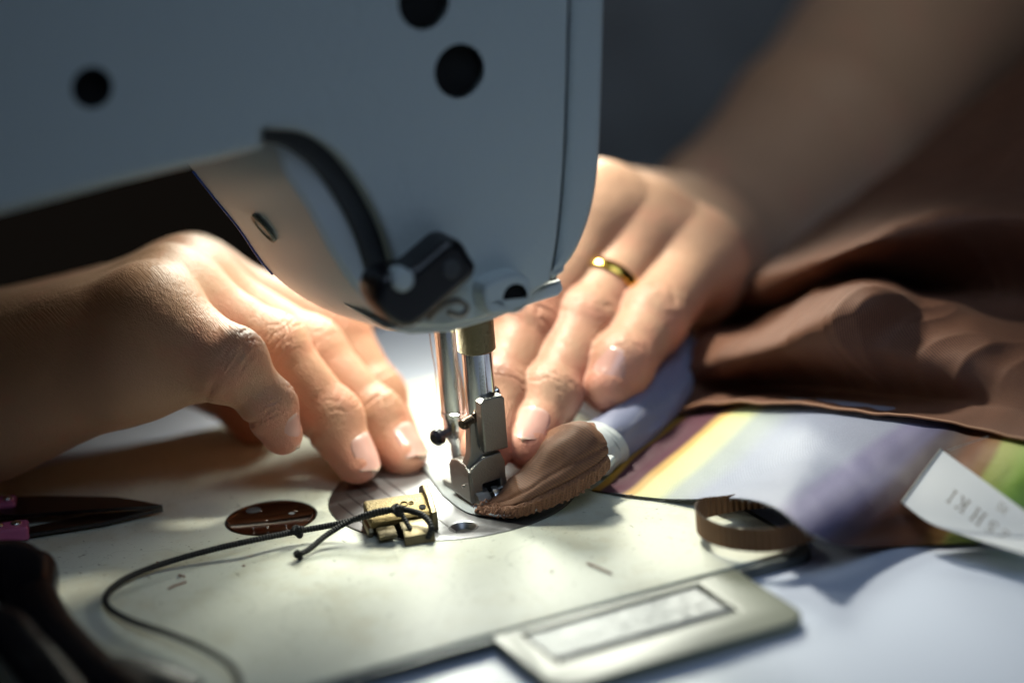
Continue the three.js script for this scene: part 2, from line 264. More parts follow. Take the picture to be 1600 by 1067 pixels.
  for (let i = 0; i < 6; i++) { const u = mix(in0.x + 6, in1.x - 6, i / 5) + rnd() * 2, w = mix(inw0, inw1, 0.4) + rnd(); part(hinge, 'embossed_mark', box(u - 1.4, u + 1.4, -1.2, -0.82, w - 1.6, w + 1.6, 0.25), mat.zinc); }
}
{
  // arm casting, set back a little behind the head's cover
  const WA = WC - 0.06;
  const armPts = [...c2([[-420, -260], [600, -260], [600, 100], [520, 140], [417, 180], [416, 237], [200, 289], [0, 341], [-420, 448]], WA)];
  const hole = (x, y, rx, w) => { const p = mW(x, y, w); return [p.x, p.y, rx]; };
  const armHoles = [hole(143, 137, 1, WA), hole(412, -12, 0.6, WA)];
  part(machine, 'arm', [slab(armPts, WA - 62, WA, 3.2, armHoles), slab(c2([[330, -260], [600, -260], [600, 150], [520, 190], [450, 196], [419, 196], [400, 205], [330, 180]], WA), WA - 10, WA - 0.03, 0.3)], mat.cast);
  for (const h of armHoles) part(machine, 'hole_plug', rod(V(h[0], h[1], WA - 14), V(h[0], h[1], WA - 3.2), h[2] + 6, 0.2), mat.hole);
  // head cover with the curved lower-left edge
  const arc = spline(c2([[417, 203], [470, 208], [520, 236], [566, 292], [602, 362], [622, 425]]), 24);
  const lowR = spline(c2([[905, -250], [891, 0], [887, 150], [882, 270], [873, 370], [862, 441]]), 20);
  const headPts = [...lowR, ...c2([[790, 488], [735, 505], [690, 514], [640, 510], [628, 470]]), ...arc.slice().reverse(), ...spline(c2([[417, 176], [470, 164], [512, 150], [538, 118], [548, 60], [552, 0], [553, -250]]), 16).slice(1)];
  const headHoles = [hole(718, 111, 4.6, WC), hole(662, 3, 4.6, WC)];
  part(machine, 'head_cover', slab(headPts, WC - 8, WC, 1.3, headHoles), mat.cast);
  for (const h of headHoles) part(machine, 'hole_plug', rod(V(h[0], h[1], WC - 8), V(h[0], h[1], WC - 2.4), h[2] + 1.2, 0.2), mat.hole);
  // face plate: a separate casting right of the seam
  const seam = lowR.map((p) => V(p.x + 0.55, p.y, 0)), right = spline(c2([[955, -250], [949, 0], [944, 180], [939, 270], [926, 340], [900, 402], [866, 440]]), 20);
  part(machine, 'face_plate', slab([...seam, ...right.slice().reverse()], WC - 58, WC - 0.1, 2.1), mat.cast);
  part(machine, 'seam_gap', slab([...lowR.map((p) => V(p.x - 1.5, p.y - 0.2, 0)), ...lowR.map((p) => V(p.x + 2, p.y - 0.2, 0)).reverse()], WC - 6, WC - 1.4, 0.1), mat.hole);
  // dark strip under the cover's curved edge
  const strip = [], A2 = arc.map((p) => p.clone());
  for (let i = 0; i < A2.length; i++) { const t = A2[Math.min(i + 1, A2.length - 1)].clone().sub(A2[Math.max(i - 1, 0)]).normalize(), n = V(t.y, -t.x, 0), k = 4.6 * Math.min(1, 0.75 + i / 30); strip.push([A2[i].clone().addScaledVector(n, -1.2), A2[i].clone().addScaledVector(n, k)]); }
  part(machine, 'dark_strip', slab([...strip.map((s) => s[0]), ...strip.map((s) => s[1]).reverse()], WC - 12, WC - 5.2, 1), mat.darkMatte);
  // needle-bar housing: lofted from its near outline to its far outline
  const WN = WC - 7.5, WF = WC - 55;
  const near = spline([...c2([[428, 205], [446, 268], [485, 330], [522, 400], [558, 452], [594, 492], [626, 519]], WN)], 24);
  const far = spline([...c2([[262, 215], [302, 267], [336, 310], [371, 353], [426, 428], [500, 480], [606, 516]], WF)], 24);
  const close = (ring, w) => [...ring, ...c2([[700, 514], [780, 480], [780, 100], [430, 100]], WN).map((p) => V(p.x, p.y, w))];
  const R3 = [close(far, WF), close(near.map((p, i) => V(mix(far[i].x, p.x, 0.5), mix(far[i].y, p.y, 0.5), 0)).map((p) => V(p.x, p.y, mix(WF, WN, 0.5))), mix(WF, WN, 0.5)), close(near.map((p) => V(p.x - 0.2, p.y - 0.2, WN - 1)), WN - 1), close(near.map((p) => V(p.x + 0.9, p.y + 0.5, WN)), WN)];
  const housing = part(machine, 'needle_bar_housing', loft(R3), mat.castOffset);
  const fe = [...far].slice(4, 17).map((p) => V(p.x - 0.1, p.y - 0.1, WF)); part(housing, 'blue_edge', tube(fe, 0.32, 40), mat.blue);
  { const p = mW(410, 358, WC - 38), q = mW(414, 356, WC - 38), n = V(-0.86, -0.5, 0); const g = lathe(p.clone().addScaledVector(n, -0.5), p.clone().addScaledVector(n, 2), [[0, 0.2], [3.2, 0.2], [3.6, 0.6], [3.9, 0.7], [4, 0]]); part(housing, 'housing_screw', g, mat.frame); const g2 = new THREE.SphereGeometry(0.8, 12, 8); const s = mW(384, 318, WC - 42); g2.translate(s.x, s.y, s.z); part(housing, 'paint_drip', g2, mat.castOffset); }
  // pale bottom plate under the cover
  const bp = c2([[600, 512], [640, 522], [700, 519], [770, 499], [830, 475], [872, 462], [880, 452], [876, 438], [800, 462], [700, 500], [640, 500]], WC - 3);
  part(machine, 'bottom_plate', slab(bp, WC - 50, WC - 2.5, 0.8), mat.castOffset);
  // black lifting lever with a pale button
  const lv = spline(c2([[589, 466], [596, 438], [618, 425], [646, 419], [676, 396], [698, 378], [710, 375], [724, 380], [738, 402], [746, 416], [743, 432], [720, 454], [690, 480], [664, 503], [640, 515], [612, 503]], WC + 9), 90, true).slice(0, -1);
  const lever = part(machine, 'lifting_lever', slab(lv, WC - 2, WC + 9, 2), mat.black);
  const lb = mW(628, 437, WC + 9); part(lever, 'lever_button', rod(V(lb.x, lb.y, WC + 5), V(lb.x, lb.y, WC + 10.4), 2.5, 0.7), mat.cast);
  const ls = mW(705, 420, WC + 9); part(lever, 'lever_screw', rod(V(ls.x, ls.y, WC + 8), V(ls.x, ls.y, WC + 9.5), 2.2, 0.3), mat.darkMatte);
  // boss with a screw hole
  const bo = spline(c2([[757, 452], [770, 440], [812, 428], [827, 436], [831, 466], [822, 478], [784, 492], [764, 490]], WC + 6), 60, true).slice(0, -1), bh = mW(805, 464, WC + 6);
  const boss = part(machine, 'screw_boss', slab(bo, WC - 3, WC + 6, 1, [[bh.x, bh.y, 2]]), mat.cast);
  part(boss, 'hex_socket', rod(V(bh.x, bh.y, WC - 2), V(bh.x, bh.y, WC + 4.8), 3.4, 0.1, 6), mat.hole);
  // small bent thread guide under the lever
  const tg = c2([[668, 498], [690, 478], [715, 470], [730, 480], [722, 492], [700, 488]], WC + 4);
  part(machine, 'thread_guide', tube(tg, 0.7, 50), mat.steel);
  // filled core so that no light leaks through the head
  part(machine, 'head_core', slab(c2([[440, 0], [900, 0], [880, 300], [850, 430], [700, 495], [650, 495], [560, 240], [440, 150]], WC), WC - 54, WC - 8.2, 1), mat.castOffset);
}
const PB = mY(764, 778, 0);
{
  const up = PB.x, wp = PB.z, un = up - 0.7, wn = wp - 13.5, P = (x, y, z) => V(x, y, z);
  part(machine, 'presser_bar', rod(P(up, 14, wp), P(up, 60, wp), 3.65, 0.25), mat.chrome);
  part(machine, 'bronze_bush', lathe(P(up, 37, wp), P(up, 60, wp), [[3.6, 0], [4.1, 0], [4.5, 0.4], [4.5, 20]]), mat.bronze);
  const nb = part(machine, 'needle_bar', rod(P(un, 17, wn), P(un, 60, wn), 3.6, 0.2), mat.chrome);
  part(nb, 'needle_clamp', lathe(P(un, 5.5, wn), P(un, 60, wn), [[0, 0], [1.6, 0], [2, 0.4], [2.1, 4.5], [2.9, 6], [3.4, 7], [3.4, 11.4], [3.8, 11.7], [3.8, 13], [3.3, 13.4]]), mat.chrome);
  const kb = P(un - 2.6, 13.8, wn + 1); part(nb, 'clamp_screw', [rod(kb, P(un - 5.2, 13.7, wn + 1.7), 1.1, 0.2), rod(P(un - 4.8, 13.7, wn + 1.6), P(un - 7.6, 13.5, wn + 2.6), 2.05, 0.8)], mat.gloss);
  const gl = new THREE.SphereGeometry(1.9, 24, 16); gl.translate(un + 1.5, 9.5, wn + 2.2); part(nb, 'thread_eye', gl, mat.chrome);
  part(nb, 'needle', lathe(P(un, 6, wn), P(un, -3, wn), [[0.8, 0], [0.8, 1.2], [0.5, 1.8], [0.45, 7.5], [0, 9]]), mat.chrome);
  // presser foot: shank with a clamp plate, fork round the bar, body, toes
  const fx = up - 2.4, wf = wp;
  const chamfer = (x0, x1, y0, y1, z0, z1, b) => { const q = slab([V(x0, y0, 0), V(x1, y0, 0), V(x1, y1 - b, 0), V(x1 - b * 0.8, y1, 0), V(x0 + b, y1, 0), V(x0, y1 - b, 0)], z0, z1, 0.45); return q; };
  const foot = part(machine, 'presser_foot', [chamfer(fx - 0.2, fx + 6, 13.6, 26.8, wf + 2, wf + 5.6, 0.9), box(fx + 3.4, fx + 5.9, 13, 25.2, wf - 3.4, wf + 2.4, 0.5)], mat.steel);
  part(foot, 'shank_cap', [lathe(P(fx + 3.2, 25.4, wf + 0.6), P(fx + 6.8, 26.2, wf + 0.6), [[0, 0], [1.5, 0], [1.8, 0.3], [1.8, 3.2], [1.4, 3.6], [0, 3.6]]), box(fx + 1.2, fx + 5.8, 25.4, 26.6, wf - 2, wf + 4.4, 0.5)], mat.chrome);
  part(foot, 'foot_screw', [rod(P(fx - 1.2, 21.4, wf + 2.4), P(fx - 4.6, 21, wf + 3.4), 1.25, 0.25), ...[0, 1, 2, 3].map((k) => { const g = new THREE.TorusGeometry(1.25, 0.17, 8, 24); return orient(g.rotateX(Math.PI / 2), P(fx - 1.7 - k * 0.6, 21.3 - k * 0.06, wf + 2.55 + k * 0.18), P(fx - 6, 20.9, wf + 3.8)); })], mat.darkSteel);
  const prof = (x0, x1, pts, b = 0.3) => { const g = slab(pts.map(([z, y]) => V(-z, y, 0)), x0, x1, b); g.rotateY(Math.PI / 2); return g; };
  const sh = (l) => l.map(([z, y]) => [z + wf, y]);
  const ext = (poly, z0, z1, b) => slab(poly.map(([x, y]) => V(x + fx, y, 0)), z0, z1, b);
  part(foot, 'shank_fork', ext([[-4.8, 8.5], [-4.4, 11], [-3.2, 13.4], [-2.7, 21], [-1.5, 21], [-1.1, 15.4], [-0.4, 14.2], [0.5, 13.9], [1.4, 14.6], [1.7, 16], [1.8, 20], [3.6, 20], [3.8, 13.6], [4.6, 11], [4.8, 8.5]], wf + 1.2, wf + 4.2, 0.35), mat.steel);
  part(foot, 'fork_gap', box(fx - 1.3, fx + 1.9, 13.6, 17.5, wf + 0.4, wf + 1.5, 0.2), mat.hole);
  part(foot, 'foot_body', [prof(fx - 4.7, fx - 1.2, sh([[-5.6, 1.9], [-6, 8.4], [-4.6, 10.2], [-1, 11.2], [3.4, 11], [5.2, 9.6], [5.4, 6], [5.4, 1.9]]), 0.45), ext([[-3.4, 2], [-4.4, 9], [-3.8, 10.4], [-1, 12.6], [3.8, 13], [4.8, 10.5], [4.7, 2], [3.4, 2], [3.2, 6.6], [-1.4, 6.2], [-1.6, 2]], wf + 1, wf + 5.7, 0.35)], mat.steel);
  part(foot, 'foot_slot', box(fx - 2, fx + 3.8, 3, 7.4, wf - 2, wf + 4, 0.2), mat.hole);
  part(foot, 'foot_pin', rod(P(fx - 3.4, 5.2, wf + 1.6), P(fx - 4.95, 5.2, wf + 1.6), 0.38, 0.1), mat.chrome);
  const toe = (x0, x1) => prof(x0, x1, sh([[8.2, 1], [8, 2.4], [6.6, 4], [5, 4.9], [2, 5], [-6, 3], [-13, 2.2], [-13.4, 1]]), 0.3);
  part(foot, 'toe', toe(fx - 3.6, fx - 0.2), mat.steel); part(foot, 'toe', toe(fx + 0.7, fx + 4.2), mat.chrome);
}

// ------------------------------------------------------------------ brass seam guide, its cord, small things on the bed
{
  const base = atY(625, 822, 0), g = thing('seam_guide', 'tarnished brass seam guide tied with black cord on the needle plate', 'seam guide', base);
  const rot = (geo, dx = 0) => { geo.rotateY(0.2); geo.translate(base.x + dx, 0.15, base.z); return geo; };
  const bl = new THREE.Shape(); bl.moveTo(-7.6, -4.6).lineTo(6.4, -4.6).quadraticCurveTo(7.8, -4.6, 7.8, -3).lineTo(7.8, 4.2).lineTo(-7.6, 4.2).closePath();
  const prism = (pts, x0, x1, b = 0.4) => { const q = slab(pts.map(([z, y]) => V(-z, y, 0)), x0, x1, b); q.rotateY(Math.PI / 2); return q; };
  part(g, 'body', rot(prism([[-4.6, 0], [-4.6, 5], [-3.6, 5.9], [-1.5, 5.9], [4.4, 4.3], [5, 3.6], [5, 2.4], [4.2, 2], [2.8, 0]], -7.6, 7.2, 0.6)), mat.brass);
  part(g, 'fence', rot(prism([[-11.5, 0.2], [-11.5, 0.9], [-8.5, 5.6], [-4.6, 7.4], [1, 6.6], [5.6, 4.2], [6, 0]], 6.5, 8.1, 0.4)), mat.brassPale);
  part(g, 'left_cheek', rot(prism([[-4, 0], [-4, 2.4], [4.8, 2.4], [5.6, 1.6], [4.4, 0]], -8.3, -7, 0.3)), mat.brassPale);
  part(g, 'bent_tab', [rot(prism([[3, 1.9], [3, 2.7], [8.6, 2.3], [9.6, 1.7], [9.4, 1], [8.4, 1.5]], -6.4, -2.2, 0.15)), rot(prism([[3, 2.1], [3, 3.1], [10.6, 2.7], [12, 1.9], [12.6, -0.12], [11.7, -0.12], [11.1, 1.3], [10.2, 1.8]], -1, 6, 0.2))], mat.brassPale);
  for (const [x, y, z] of [[5.2, 4.7, 2.6]]) { const q = new THREE.CylinderGeometry(0.8, 0.8, 1.6, 20); q.rotateX(0.3); q.translate(x, y - 0.45, z); part(g, 'cord_hole', rot(q), mat.hole); }
  for (let i = 0; i < 3; i++) { const q = new THREE.TorusGeometry(0.5 + (i === 1) * 0.35, 0.14, 8, 20); q.rotateX(-Math.PI / 2 + 0.3); q.translate(-0.4 + i * 1.7, 5.42, 0.6); part(g, 'stamped_mark', rot(q), mat.brass); }
  // black elastic cord: tied on the guide, running left over the bed
  const ck = thing('elastic_cord', 'thin black elastic cord running from the brass guide across the bed', 'cord', base);
  const main = H([[668, 842, 0.8], [674, 826, 3], [664, 808, 5], [645, 799, 5.8], [620, 796, 6.2], [585, 803, 5.8], [530, 818, 3.8], [465, 830, 3], [400, 843, 3.4], [330, 859, 2.6], [250, 882, 1.6], [192, 906, 1.2], [165, 930, 1.3], [168, 948, 1.6], [200, 968, 2.2], [270, 993, 3], [330, 1020, 3.4], [365, 1046, 3], [378, 1085, 2]]);
  const cordTube = (pts, r, n) => { const t = new THREE.TubeGeometry(new THREE.CatmullRomCurve3(pts), n, r, 12); const L = new THREE.CatmullRomCurve3(pts).getLength(), uv = t.attributes.uv; for (let i = 0; i < uv.count; i++) uv.setX(i, uv.getX(i) * L / 22); return t; };
  part(ck, 'cord', cordTube(main, 0.72, 300), mat.cord);
  part(ck, 'cord_tail', cordTube(H([[622, 795, 6.8], [590, 799, 6.8], [545, 815, 4.8], [510, 836, 3], [480, 860, 1.4], [466, 867, 1.1]]), 0.68, 80), mat.cord);
  part(ck, 'cord_loop', cordTube(H([[625, 796, 6.6], [629, 806, 5.4], [636, 818, 4], [641, 827, 3]]), 0.55, 40), mat.cord);
  const knot = (x, y, h, r) => { const c = atY(x, y, h), l = []; for (let i = 0; i < 40; i++) { const t = i / 40 * Math.PI * 2; l.push(V(c.x + (Math.sin(t) + 2 * Math.sin(2 * t)) * r * 0.34, c.y + (Math.cos(t) - 2 * Math.cos(2 * t)) * r * 0.34, c.z - Math.sin(3 * t) * r * 0.5)); } return tube(l, r * 0.52, 120, true, 10); };
  part(ck, 'knot', knot(466, 830, 3.2, 1.15), mat.cord); part(ck, 'knot', knot(621, 797, 6.8, 1.1), mat.cord); part(ck, 'knot', knot(467, 867, 1.3, 0.9), mat.cord);
}
for (const [l, lab] of [[[[918, 880], [936, 887], [956, 896]], 'longer brown thread scrap alone on the bright part of the bed'], [[[262, 920], [272, 915], [290, 909]], 'brown thread scrap inside the bend of the black cord'], [[[279, 898], [284, 900], [289, 901]], 'tiny thread scrap beside the scrap in the cord bend']])
  solo('thread_scrap', lab, 'thread scrap', tube(H(l.map(([x, y], i) => [x, y, 0.2 + (i === 1) * 0.25])), 0.2, 20, false, 8), mat.lint);
for (const [x, y, r, lab] of [[862, 893, 0.22, 'small dark lint speck left of the long thread scrap'], [380, 884, 0.25, 'dark lint speck on the bed between cord and brass guide'], [245, 878, 0.2, 'dark lint speck close to the rising cord']]) { const g = new THREE.IcosahedronGeometry(r, 1); g.scale(1.6, 0.6, 1); const p = atY(x, y, 0.12); g.translate(p.x, p.y, p.z); solo('lint_speck', lab, 'lint', g, mat.lint); }
{
  // thread snips: two dark blades and pink spring arms running out of the picture
  const at = atY(20, 812, 0), g = thing('thread_snips', 'thread snips with dark blades and pink handles at the left', 'snips', at);
  const bladeShape = (l, h0, h1, mater, name) => { const p = H(l.map(([x, y, h]) => [x, y, h])); const s = new THREE.Shape(p.map((q) => new THREE.Vector2(q.x, -q.z))); const q = new THREE.ExtrudeGeometry(s, { depth: h1 - h0, bevelEnabled: true, bevelThickness: 0.2, bevelSize: 0.15, bevelOffset: 0, bevelSegments: 2 }); q.rotateX(-Math.PI / 2); q.translate(0, h0, 0); return part(g, name, metricUV(q), mater); };
  bladeShape([[-60, 782, 3], [60, 776, 3], [180, 778, 3], [225, 785, 3], [252, 791, 3], [150, 797, 3], [40, 805, 3], [-60, 808, 3]], 2.6, 3.1, mat.blade, 'blade');
  bladeShape([[-60, 836, 2], [40, 822, 2], [140, 802, 2], [252, 792, 2], [160, 813, 2], [60, 829, 2], [-60, 846, 2]], 0.9, 1.5, mat.blade, 'blade');
  const arm = (x0, x1, y0, y1, h0, h1) => { const a = atY(x0, y0, h0), b = atY(x1, y1, h0), L = a.distanceTo(b), q = new RoundedBoxGeometry(L, h1 - h0, 5.5, 3, 0.7); q.rotateY(Math.atan2(-(b.z - a.z), b.x - a.x)); q.translate((a.x + b.x) / 2, (h0 + h1) / 2, (a.z + b.z) / 2); return q; };
  const a1 = part(g, 'handle', metricUV(arm(-90, 26, 812, 798, 1.2, 4.6)), mat.pink), a2 = part(g, 'handle', metricUV(arm(-90, 46, 856, 838, 0.3, 3.8)), mat.pink);
  const rv = (o, x, y, h) => { const p = atY(x, y, h), s = new THREE.SphereGeometry(1.3, 20, 10); s.scale(1, 0.55, 1); s.translate(p.x, p.y, p.z); part(o, 'rivet', s, mat.chrome); };
  rv(a1, 10, 779, 4.7); rv(a2, 24, 818, 3.9); rv(a2, -4, 822, 3.9);
}
{
  // glossy black moulded handle lying in the near left corner
  const at = atY(20, 960, 0), g = thing('black_tool_handle', 'glossy black moulded tool handle in the near left corner', 'tool handle', at);
  const cap = (l, n) => { const c = new THREE.CatmullRomCurve3(H(l)); const pts = c.getPoints(n), rings = [], R = l.map((q) => q[3]), F = c.computeFrenetFrames(n); pts.forEach((p, i) => { const t = i / n * (R.length - 1), k = Math.min(Math.floor(t), R.length - 2), r = mix(R[k], R[k + 1], t - k), ring = []; const ax = F.tangents[i], side = V(0, 1, 0).cross(ax).normalize(), upv = ax.clone().cross(side); for (let j = 0; j < 28; j++) { const a = j / 28 * Math.PI * 2; const e = (x) => Math.sign(x) * Math.pow(Math.abs(x), 0.75); ring.push(p.clone().addScaledVector(side, e(Math.cos(a)) * r).addScaledVector(upv, e(Math.sin(a)) * r * 0.75)); } rings.push(ring); }); const q = loft(rings, false); return q; };
  part(g, 'handle_bar', cap([[-60, 900, 7, 8], [5, 893, 7, 8.6], [36, 900, 7, 7.5], [46, 940, 6, 6.2], [76, 990, 5.5, 6], [130, 1050, 5, 6.4], [200, 1110, 5, 7]], 60), mat.gloss);
  part(g, 'handle_loop', cap([[-80, 990, 10, 6], [-10, 985, 11, 6], [30, 1020, 11, 5.5], [75, 1075, 9, 6], [120, 1140, 8, 6]], 40), mat.gloss);
  part(g, 'handle_foot', cap([[100, 1085, 4, 6], [170, 1066, 5, 6.4], [240, 1076, 4.5, 5.5], [300, 1095, 3, 4.5]], 30), mat.black);
}

// ------------------------------------------------------------------ hands: one smooth field per arm, meshed on a fine grid
const smin = (a, b, k) => { const h = Math.max(k - Math.abs(a - b), 0) / k; return Math.min(a, b) - h * h * k * 0.25; };
function cone(b, x, y, z) {
  const px = x - b.a.x, py = y - b.a.y, pz = z - b.a.z, t = clamp((px * b.dx + py * b.dy + pz * b.dz) / b.l2);
  const qx = px - t * b.dx, qy = py - t * b.dy, qz = pz - t * b.dz;
  return Math.sqrt(qx * qx + qy * qy + qz * qz) - (b.ra + (b.rb - b.ra) * t);
}
const bone = (a, b, ra, rb) => { const dx = b.x - a.x, dy = b.y - a.y, dz = b.z - a.z; return { a, b, ra, rb, dx, dy, dz, l2: dx * dx + dy * dy + dz * dz + 1e-9 }; };
function surfaceNet(f, lo, hi, cell) {
  const B = 8, nx = Math.ceil((hi.x - lo.x) / cell / B) * B, ny = Math.ceil((hi.y - lo.y) / cell / B) * B, nz = Math.ceil((hi.z - lo.z) / cell / B) * B;
  const X = nx + 1, Y = ny + 1, val = new Float32Array(X * Y * (nz + 1)).fill(NaN), id = (i, j, k) => i + X * (j + Y * k), blocks = [];
  const half = B * cell * 0.5 * Math.sqrt(3) + 1.2;
  for (let k = 0; k < nz; k += B) for (let j = 0; j < ny; j += B) for (let i = 0; i < nx; i += B) {
    if (Math.abs(f(lo.x + (i + B / 2) * cell, lo.y + (j + B / 2) * cell, lo.z + (k + B / 2) * cell, true)) > half * 1.25) continue;
    blocks.push([i, j, k]);
    for (let c = k; c <= k + B; c++) for (let b = j; b <= j + B; b++) for (let a = i; a <= i + B; a++) { const q = id(a, b, c); if (val[q] !== val[q]) val[q] = f(lo.x + a * cell, lo.y + b * cell, lo.z + c * cell); }
  }
  const vid = new Map(), pos = [], idx = [];
  const E = [[0, 1], [2, 3], [4, 5], [6, 7], [0, 2], [1, 3], [4, 6], [5, 7], [0, 4], [1, 5], [2, 6], [3, 7]];
  for (const [bi, bj, bk] of blocks) for (let c = bk; c < bk + B; c++) for (let b = bj; b < bj + B; b++) for (let a = bi; a < bi + B; a++) {
    const v = []; let s = 0; for (let q = 0; q < 8; q++) { const w = val[id(a + (q & 1), b + ((q >> 1) & 1), c + (q >> 2))]; v.push(w); if (w < 0) s++; }
    if (!s || s === 8) continue;
    let n = 0, x = 0, y = 0, z = 0;
    for (const [p, q] of E) if ((v[p] < 0) !== (v[q] < 0)) { const t = v[p] / (v[p] - v[q]); x += (p & 1) + t * ((q & 1) - (p & 1)); y += ((p >> 1) & 1) + t * (((q >> 1) & 1) - ((p >> 1) & 1)); z += (p >> 2) + t * ((q >> 2) - (p >> 2)); n++; }
    vid.set(id(a, b, c), pos.length / 3); pos.push(lo.x + (a + x / n) * cell, lo.y + (b + y / n) * cell, lo.z + (c + z / n) * cell);
  }
  const quad = (p, q, r, s, flip) => { if (p === undefined || q === undefined || r === undefined || s === undefined) return; flip ? idx.push(p, r, q, p, s, r) : idx.push(p, q, r, p, r, s); };
  for (const [bi, bj, bk] of blocks) for (let c = bk; c < bk + B; c++) for (let b = bj; b < bj + B; b++) for (let a = bi; a < bi + B; a++) {
    const v0 = val[id(a, b, c)], g = (i, j, k) => vid.get(id(i, j, k));
    if ((v0 < 0) !== (val[id(a + 1, b, c)] < 0)) quad(g(a, b - 1, c - 1), g(a, b, c - 1), g(a, b, c), g(a, b - 1, c), v0 >= 0);
    if ((v0 < 0) !== (val[id(a, b + 1, c)] < 0)) quad(g(a - 1, b, c - 1), g(a - 1, b, c), g(a, b, c), g(a, b, c - 1), v0 >= 0);
    if ((v0 < 0) !== (val[id(a, b, c + 1)] < 0)) quad(g(a - 1, b - 1, c), g(a, b - 1, c), g(a, b, c), g(a - 1, b, c), v0 >= 0);
  }
  const nor = new Float32Array(pos.length), e = cell * 0.6;
  for (let i = 0; i < pos.length; i += 3) {
    const x = pos[i], y = pos[i + 1], z = pos[i + 2]; let a = f(x + e, y, z) - f(x - e, y, z), b = f(x, y + e, z) - f(x, y - e, z), c = f(x, y, z + e) - f(x, y, z - e); const l = Math.hypot(a, b, c) || 1;
    nor[i] = a / l; nor[i + 1] = b / l; nor[i + 2] = c / l;
  }
  const gm = new THREE.BufferGeometry(); gm.setAttribute('position', new THREE.Float32BufferAttribute(pos, 3)); gm.setAttribute('normal', new THREE.BufferAttribute(nor, 3)); gm.setIndex(idx); return gm;
}
